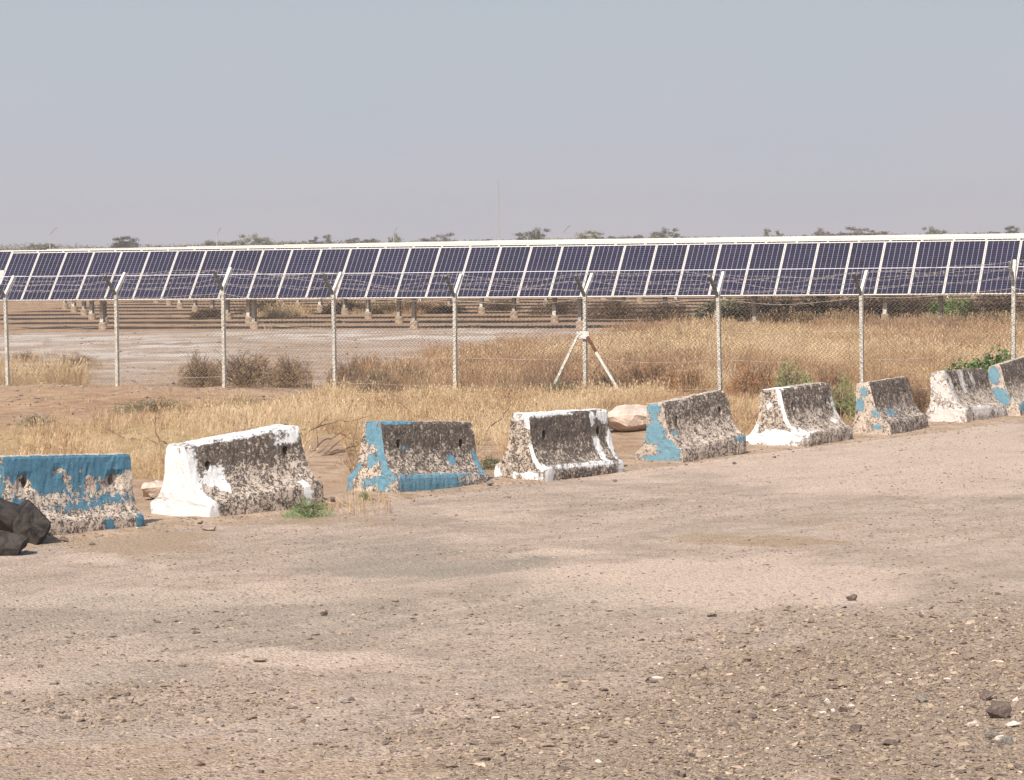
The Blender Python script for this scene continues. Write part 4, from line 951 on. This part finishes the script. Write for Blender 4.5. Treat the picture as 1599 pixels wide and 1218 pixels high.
# barbed wire strands
rnd = random.Random(21)
for side in (-1, 1):
    for lv in (0.2, 0.6, 0.97):
        wb = MB(); pts = []
        for k in range(len(ps)-1):
            sag = rnd.uniform(-0.04, 0.13); wav = rnd.uniform(0.01, 0.035); ph = rnd.uniform(0, 6)
            for i in range(16):
                u = i/16
                pts.append(Vector((ps[k]+(ps[k+1]-ps[k])*u, side*0.34*lv+0.02*math.sin(u*7+ph), PH[k]*(1-u)+PH[k+1]*u+0.37*lv-sag*4*u*(1-u)*(1.0 if lv > .3 else .5)+wav*math.sin(u*11+ph))))
        wb.tube(pts, 0.0030, 3, False)
        for i in range(0, len(pts)-1):
            for q in (0.5,):
                p = pts[i].lerp(pts[i+1], q)
                for s2 in (-1, 1):
                    wb.bar(p+Vector((-.01, -.012*s2, -.02*s2)), p+Vector((.01, .012*s2, .02*s2)), 0.0028)
        link('barbed_wire', wb.mesh('barbed'), M_barb, fence)

# ------------------------------------------------------------------ solar panel rows
PW, PLn, PG = 1.048, 2.10, 1.06
def cells_mat():
    m, t, b = newmat('solar_cells')
    sep = N(t, 'ShaderNodeSeparateXYZ'); L(t, N(t, 'ShaderNodeTexCoord').outputs['Object'], sep.inputs[0])
    x, y = sep.outputs['X'], sep.outputs['Y']
    def lines(c, off, per, w_):
        f = math_(t, 'FRACT', math_(t, 'DIVIDE', math_(t, 'ADD', c, off), per)); dd = math_(t, 'MULTIPLY', math_(t, 'ABSOLUTE', math_(t, 'SUBTRACT', f, 0.5)), per)
        return math_(t, 'GREATER_THAN', dd, per/2-w_/2)
    cx = lines(x, -0.03+0.0, (PW-0.06)/6, 0.011); ym = math_(t, 'SUBTRACT', math_(t, 'ABSOLUTE', math_(t, 'SUBTRACT', y, PLn/2)), 0.012)
    cy = lines(ym, 0.0, (PLn/2-0.045)/12, 0.008)
    mid = math_(t, 'LESS_THAN', ym, 0.0)
    oi = N(t, 'ShaderNodeObjectInfo'); idn = N(t, 'ShaderNodeTexWhiteNoise'); 
    comb = N(t, 'ShaderNodeCombineXYZ'); L(t, math_(t, 'FLOOR', math_(t, 'DIVIDE', math_(t, 'ADD', x, -0.03), (PW-0.06)/6)), comb.inputs[0]); L(t, math_(t, 'FLOOR', math_(t, 'DIVIDE', y, 0.085)), comb.inputs[1]); L(t, oi.outputs['Random'], comb.inputs[2])
    L(t, comb.outputs[0], idn.inputs['Vector'])
    base = mixc(t, idn.outputs['Value'], (0.006, 0.006, 0.017), (0.012, 0.011, 0.033))
    base = mixc(t, math_(t, 'MULTIPLY', oi.outputs['Random'], 0.35), base, (0.018, 0.016, 0.045))
    c = mixc(t, math_(t, 'MULTIPLY', cy, 0.75), base, (0.13, 0.125, 0.17)); c = mixc(t, math_(t, 'MULTIPLY', cx, 0.85), c, (0.36, 0.33, 0.38)); c = mixc(t, mid, c, (0.55, 0.53, 0.56))
    dust = tnoise(t, pos(t), 1.3, 4); c = mixc(t, math_(t, 'MULTIPLY', dust, 0.03), c, (0.5, 0.42, 0.36))
    L(t, c, b.inputs['Base Color']); b.inputs['Roughness'].default_value = 0.2; b.inputs['Specular IOR Level'].default_value = 0.10
    return m
M_cells = cells_mat(); M_rowpost = simple('row_post_steel', (0.40, 0.37, 0.34), 0.3, 12, 0.7)
mb = MB(); mb.box(0.024, PW-0.024, 0.028, PLn-0.028, -0.006, 0.0); ME_panel = mb.mesh('laminate'); ME_panel.materials.append(M_cells)
mb = MB()
mb.box(0, PW, 0, 0.035, -0.035, 0.006); mb.box(0, PW, PLn-0.035, PLn, -0.035, 0.006); mb.box(0, 0.026, 0.035, PLn-0.035, -0.035, 0.006); mb.box(PW-0.026, PW, 0.035, PLn-0.035, -0.035, 0.006)
ME_frame = mb.mesh('frame'); ME_frame.materials.append(M_frame)
mb = MB(); mb.box(-0.055, 0.055, -0.09, -0.08, 0, 1.75); mb.box(-0.055, 0.055, 0.08, 0.09, 0, 1.75); mb.box(-0.006, 0.006, -0.08, 0.08, 0, 1.75); ME_post = mb.mesh('post'); ME_post.materials.append(M_rowpost)
mb = MB(); mb.tube([(0, 0, -0.3), (0, 0, 0.22), (0, 0, 0.27)], [0.15, 0.14, 0.12], 12); ME_foot = mb.mesh('footing'); ME_foot.materials.append(M_conc)
mb = MB(); mb.box(-0.062, 0.062, -0.096, -0.091, 0.20, 0.62); ME_sleeve = mb.mesh('sleeve'); ME_sleeve.materials.append(M_white_steel)
TILT = math.asin(1.62/2.10); PHI = R(21.3)
pdir = Vector((math.cos(PHI), -math.sin(PHI), 0)); pn = Vector((math.sin(PHI), math.cos(PHI), 0))
PC = at_depth(799.5, 430, 102.6); PC.z = 0
ZB = 1.12                                # lower edge height
def row_local(px, py_depth_line):        # coordinate along the front row's lower edge for a photo column
    a = PC-pn*0.7; d_ = ray(px, 462); den = d_.x*pdir.y-d_.y*pdir.x
    t = ((a.x)*pdir.y-(a.y)*pdir.x)/den; q = CAM+d_*t; return (q.x-PC.x)*pdir.x+(q.y-PC.y)*pdir.y
LEFT = row_local(-10, 0)
ORD = ['front', 'second', 'third', 'fourth', 'fifth', 'sixth', 'seventh', 'eighth', 'ninth', 'tenth', 'eleventh', 'twelfth', 'thirteenth', 'fourteenth', 'fifteenth', 'sixteenth', 'seventeenth', 'eighteenth', 'nineteenth', 'twentieth']
TENS = ['twenty', 'thirty', 'forty']; UN = ['first', 'second', 'third', 'fourth', 'fifth', 'sixth', 'seventh', 'eighth', 'ninth']
def ordinal(k):
    if k < 20: return ORD[k]
    n_ = k+1; t_, u = divmod(n_, 10)
    return {3: 'thirtieth', 4: 'fortieth'}[t_] if u == 0 else TENS[t_-2]+'-'+UN[u-1]
NROW = 38; PITCHR = 6.1
fpost = [row_local(p, 0)+0.0 for p in (144, 382, 633, 894, 1168, 1460, 1760)]
hz = 0.7
for k in range(NROW):
    dist = PITCHR*k; org = PC+pn*dist
    gzr = 0.14
    row = empty('solar_panel_row', (org.x, org.y, gzr), -PHI, label='%s row of solar panels from the fence%s' % (ordinal(k), ', showing its full dark face' if k == 0 else (', only its white upper edge visible' if k < 3 else ', a thin white line')), cat='solar panels', group='rows of tilted solar panels')
    M0 = Matrix.Translation((0, -hz, ZB-gzr+(0 if k == 0 else (0.055, 0.05, 0.0, 0.04, 0.02)[k % 5]))) @ Matrix.Rotation(TILT, 4, 'X')
    if k == 0: s0, cnt = LEFT, 37
    else: s0, cnt = (-26.4-0.5*k if k > 1 else LEFT+PG*-4.0-0.35), (50 if k < 3 else 0)
    if k in (1, 2): cnt = 48
    s1 = s0+cnt*PG if cnt else 30+dist*0.28
    if cnt:
        for i in range(cnt):
            p = bpy.data.objects.new('solar_panel', ME_panel); C.objects.link(p); p.parent = row
            p.matrix_local = Matrix.Translation((s0+i*PG, 0, 0)) @ M0
            f = bpy.data.objects.new('panel_frame', ME_frame); C.objects.link(f); f.parent = p
    else:
        s0 = -26-dist*0.28; nn = int((s1-s0)/PG); mb = MB(); fbm_ = MB()
        for i in range(nn):
            M_ = Matrix.Translation((s0+i*PG, 0, 0)) @ M0
            mb.box(0.024, PW-0.024, 0.028, PLn-0.028, -0.006, 0.0, M=M_)
            for bx in ((0, PW, PLn-0.035, PLn), (0, PW, 0, 0.035), (0, 0.035, 0.035, PLn-0.035), (PW-0.035, PW, 0.035, PLn-0.035)):
                fbm_.box(*bx, -0.035, 0.006, M=M_)
        o = link('solar_panels', mb.mesh('panels'), M_cells_far if 'M_cells_far' in globals() else M_cells, row); o['kind'] = 'stuff'
        o = link('panel_frames', fbm_.mesh('frames'), M_frame, row); o['kind'] = 'stuff'
    tb = MB(); zc = ZB-gzr+0.78-0.10; tb.tube([(s0+0.1, 0.02, zc), (s0+(s1-s0)-0.1, 0.02, zc)], 0.07, 8); link('torque_tube', tb.mesh('tube'), M_galv_dark, row)
    if k == 0: pl_ = fpost
    else:
        st = fpost[0]-5.6*4+(k*1.9 % 5.6); pl_ = [st+5.75*i for i in range(int((max(s1, 22)-st)/5.75)+1) if s0 < st+5.75*i < s1]
    if k > 12: pl_ = []
    for i, s_ in enumerate(pl_):
        wz = gz(org.x+pdir.x*s_, org.y+pdir.y*s_)-gzr
        ft = None
        pp = bpy.data.objects.new('post', ME_post); C.objects.link(pp); pp.parent = row; pp.location = (s_, 0, wz-0.02)
        ff = bpy.data.objects.new('concrete_footing', ME_foot); C.objects.link(ff); ff.parent = pp
        if (i+k) % 2 == 0 and (k > 0 or i in (0,)):
            sl = bpy.data.objects.new('white_sleeve', ME_sleeve); C.objects.link(sl); sl.parent = pp

# white box on legs, fills a white area at the left end of the rows
P = at_depth(2, 440, 110.0)
wbox = empty('white_box', (P.x, P.y, 0.14), -PHI, label='white box on legs standing behind the left end of the front panel row', cat='cabinet')
mb = MB(); mb.box(-0.42, 0.22, -0.15, 0.15, 1.45, 2.0); link('body', mb.mesh(), M_white_steel, wbox)
mb = MB(); mb.box(-0.38, 0.18, -0.165, -0.153, 1.49, 1.96); link('front_plate', mb.mesh(), M_white_steel, wbox)
for xx in (-0.35, 0.15):
    mb = MB(); mb.box(xx-0.03, xx+0.03, -0.03, 0.03, -0.1, 1.45); link('leg', mb.mesh(), M_galv_dark, wbox)
# ------------------------------------------------------------------ far lamps and mast
M_pole = simple('pale_pole', (0.42, 0.41, 0.40), 0.1, 3, 0.6)
def lamp_post(px, ytop, dx, label):
    Yd = 330.0; P = at_depth(px, 380, Yd); top = at_depth(px, ytop+10, Yd).z
    o = empty('lamp_post', (P.x, P.y, 0.0), 0, label=label, cat='lamp post', group='lamp posts beyond the solar field')
    mb = MB(); mb.tube([(0, 0, 0), (0, 0, top)], [0.06, 0.045], 6); link('pole', mb.mesh(), M_pole, o)
    mb = MB(); mb.tube([(0, 0, top), (dx*0.25, 0, top+0.3), (dx*0.55, 0, top+0.6)], 0.03, 5); link('arm', mb.mesh(), M_galv_dark, o)
    mb = MB(); mb.bar((dx*0.45, 0, top+0.56), (dx*0.80, 0, top+0.74), 0.16, 0.05); link('lamp_head', mb.mesh(), M_galv_dark, o)
lamp_post(78, 357, 1.0, 'leftmost far lamp post with its arm slanting right')
lamp_post(339, 357, 0.6, 'far lamp post beyond the third fence post')
lamp_post(615, 356, 0.5, 'far lamp post between the fourth and fifth fence posts')
lamp_post(824, 362, 0.35, 'far lamp post just right of the tall thin mast')
lamp_post(880, 353, 1.0, 'far lamp post with slanting arm near the braced fence post')
P = at_depth(779, 380, 620.0); ztop = at_depth(779, 288, 620).z
mast = empty('radio_mast', (P.x, P.y, 0), 0, label='tall thin lattice mast rising above the horizon near the middle', cat='mast')
mb = MB()
for a in (0, 2.09, 4.19): mb.tube([(0.16*math.cos(a), 0.16*math.sin(a), 0), (0.10*math.cos(a), 0.10*math.sin(a), ztop)], 0.075, 4)
link('legs', mb.mesh(), M_pole, mast)
mb = MB(); nz = int(ztop/0.4)
for i in range(nz):
    z = i*0.4
    for q in range(3):
        a, b_ = q*2.09, (q+1)*2.09; mb.bar((0.14*math.cos(a), 0.14*math.sin(a), z), (0.14*math.cos(b_), 0.14*math.sin(b_), z+0.4), 0.03)
link('lattice', mb.mesh(), M_pole, mast)
mb = MB(); mb.tube([(0, 0, ztop), (0, 0, ztop+0.8)], 0.03, 5); link('antenna', mb.mesh(), M_galv_dark, mast)

# ------------------------------------------------------------------ horizon trees and scrub
def tree_meshes(seed, shape):
    rnd = random.Random(seed); tr = MB(); cr_ = MB(); W_, H_ = 1.0, 1.0
    tr.tube([(0, 0, -.05), (0.02, 0, .2), (0.0, 0.02, .42)], [0.045, 0.035, 0.028], 6)
    tips = []
    for i in range(9):
        a = i*0.7+rnd.random()*.4; r_ = rnd.uniform(.2, .45); t_ = Vector((math.cos(a)*r_, math.sin(a)*r_, (0.70 if shape == 'flat' else rnd.uniform(.45, .85))+rnd.uniform(-.05, .08)))
        tr.tube([(0, 0.01, .36), (t_.x*.45, t_.y*.45, .52), t_], [0.022, .014, .006], 5, False); tips.append(t_)
    cl = []
    for i in range(46):
        t_ = rnd.choice(tips); c_ = t_+Vector((rnd.gauss(0, .11), rnd.gauss(0, .11), rnd.gauss(0.02, .045 if shape == 'flat' else .13))); cl.append((c_, rnd.uniform(.05, .12)))
    for c_, r_ in cl:
        for j in range(120):
            v = Vector((rnd.gauss(0, 1), rnd.gauss(0, 1), rnd.gauss(0, .55)))*r_*.6; p = c_+v
            d1 = Vector((rnd.gauss(0, 1), rnd.gauss(0, 1), rnd.gauss(0, .7))).normalized()*.022; d2 = d1.cross(Vector((rnd.random(), rnd.random(), rnd.random()+.1))).normalized()*.016
            cr_.add([p-d1, p-d2, p+d1, p+d2], [(0, 1, 2, 3)])
    a = tr.mesh('trunk'); a.materials.append(M_bark)
    return a, cr_.mesh('crown')
TM = [tree_meshes(k, 'flat' if k % 2 == 0 else 'round') for k in range(4)]
def far_tree(px, ytop, wpx, label, k, mat, Yd=420.0):
    hy = 372-(px-800)*0.01376; ytop = hy-(hy-ytop)*0.55; zt = at_depth(px, ytop, Yd).z; wd = wpx*1.35*Yd/FPX; P = at_depth(px, 380, Yd)
    o = empty('acacia_tree', (P.x, P.y, 0), k*1.3, label=label, cat='tree', group='trees on the horizon'); o.scale = (wd, wd, max(zt, 1.5)/0.93)
    tme, cme = TM[k % 4]
    key = (k % 4, mat.name)
    if key not in MESHMAT: c2 = cme.copy(); c2.materials.append(mat); MESHMAT[key] = c2
    t_ = bpy.data.objects.new('trunk', tme); C.objects.link(t_); t_.parent = o
    c_ = bpy.data.objects.new('crown', MESHMAT[key]); C.objects.link(c_); c_.parent = o
TR = [(66, 374, 26, 'small tree left of the leftmost far lamp post'), (195, 375, 40, 'low wide far tree above the panels at left'), (345, 369, 24, 'far tree beside the lamp post beyond the third fence post'), (400, 371, 30, 'far tree right of the third fence post'), (462, 373, 36, 'low far tree left of the fourth fence post'), (500, 374, 22, 'small far tree left of the prominent flat topped one'), (563, 366, 30, 'flat topped acacia standing out on the horizon left of centre'), (616, 371, 14, 'small round far tree at the middle lamp post'), (652, 373, 12, 'tiny round far tree right of the middle lamp post'), (684, 371, 36, 'low wide far tree left of the mast'), (745, 373, 30, 'low far tree just left of the mast'), (828, 361, 34, 'tallest far tree right of the mast'), (855, 367, 34, 'low far tree joined to the tallest one right of the mast'), (922, 367, 46, 'wide flat far tree right of the braced post'), (977, 362, 26, 'dark rounded far tree right of the braced post'), (1036, 362, 26, 'pale far tree left of the seventh fence post'), (1080, 366, 40, 'low far tree near the seventh fence post'), (1208, 364, 20, 'low pale far tree right of the seventh fence post'), (1250, 365, 24, 'small far tree left of the reddish clump'), (1283, 363, 16, 'tiny far tree next to the reddish clump'), (1318, 357, 38, 'tall reddish tree at the left of the far clump'), (1352, 360, 44, 'reddish tree in the middle of the far clump'), (1385, 361, 34, 'reddish tree at the right of the far clump'), (1462, 361, 24, 'small far tree right of the reddish clump'), (1540, 358, 30, 'far tree near the right edge'), (1580, 360, 24, 'rightmost far tree at the edge of the photo')]
for k, (px, yt, wp, lb) in enumerate(TR):
    far_tree(px, yt, wp*1.15, lb, k, M_farred if (px > 1270 and px < 1400) or px in (684, 855) else M_farleaf)
# continuous low scrub on the horizon
mb = MB(); rnd = random.Random(3)
for i in range(3000):
    Yd = rnd.uniform(380, 700); X_ = rnd.uniform(-0.19, 0.19)*Yd
    hh = 2.3+0.0005*Yd*(1.1+2.6*mnoise.noise(Vector((X_*0.035, Yd*0.01, 0)))+rnd.uniform(0, .9)); hh = max(1.0, hh); ww = rnd.uniform(1.0, 2.6)
    for j in range(46):
        a = rnd.uniform(0, 6.28); rr = ww*math.sqrt(rnd.random()); p = Vector((X_+rr*math.cos(a), Yd+rr*math.sin(a), hh*rnd.uniform(0.25, 1.0)*(1-0.35*(rr/ww)**2)))
        d1 = Vector((rnd.gauss(0, 1), rnd.gauss(0, 1), rnd.gauss(0, .6))).normalized()*.18; d2 = Vector((rnd.gauss(0, 1), rnd.gauss(0, 1), rnd.gauss(0, 1))).normalized()*.15
        mb.add([p-d1, p-d2, p+d1, p+d2], [(0, 1, 2, 3)])
o = link('distant_scrub', mb.mesh('scrub'), M_farscrub); o['kind'] = 'stuff'

# ------------------------------------------------------------------ dusty air
mb = MB(); mb.box(-720, 720, -80, 1270, -1.6, 17.0)
hz_ = bpy.data.materials.new('dusty_air'); hz_.use_nodes = True; t = hz_.node_tree; t.nodes.clear()
o_ = N(t, 'ShaderNodeOutputMaterial'); pv = N(t, 'ShaderNodeVolumePrincipled'); pv.inputs['Density'].default_value = 0.0006
pv.inputs['Color'].default_value = (0.93, 0.90, 0.90, 1); pv.inputs['Anisotropy'].default_value = 0.2
L(t, pv.outputs[0], o_.inputs['Volume'])
hb = link('haze', mb.mesh('haze'), hz_); hb['kind'] = 'stuff'
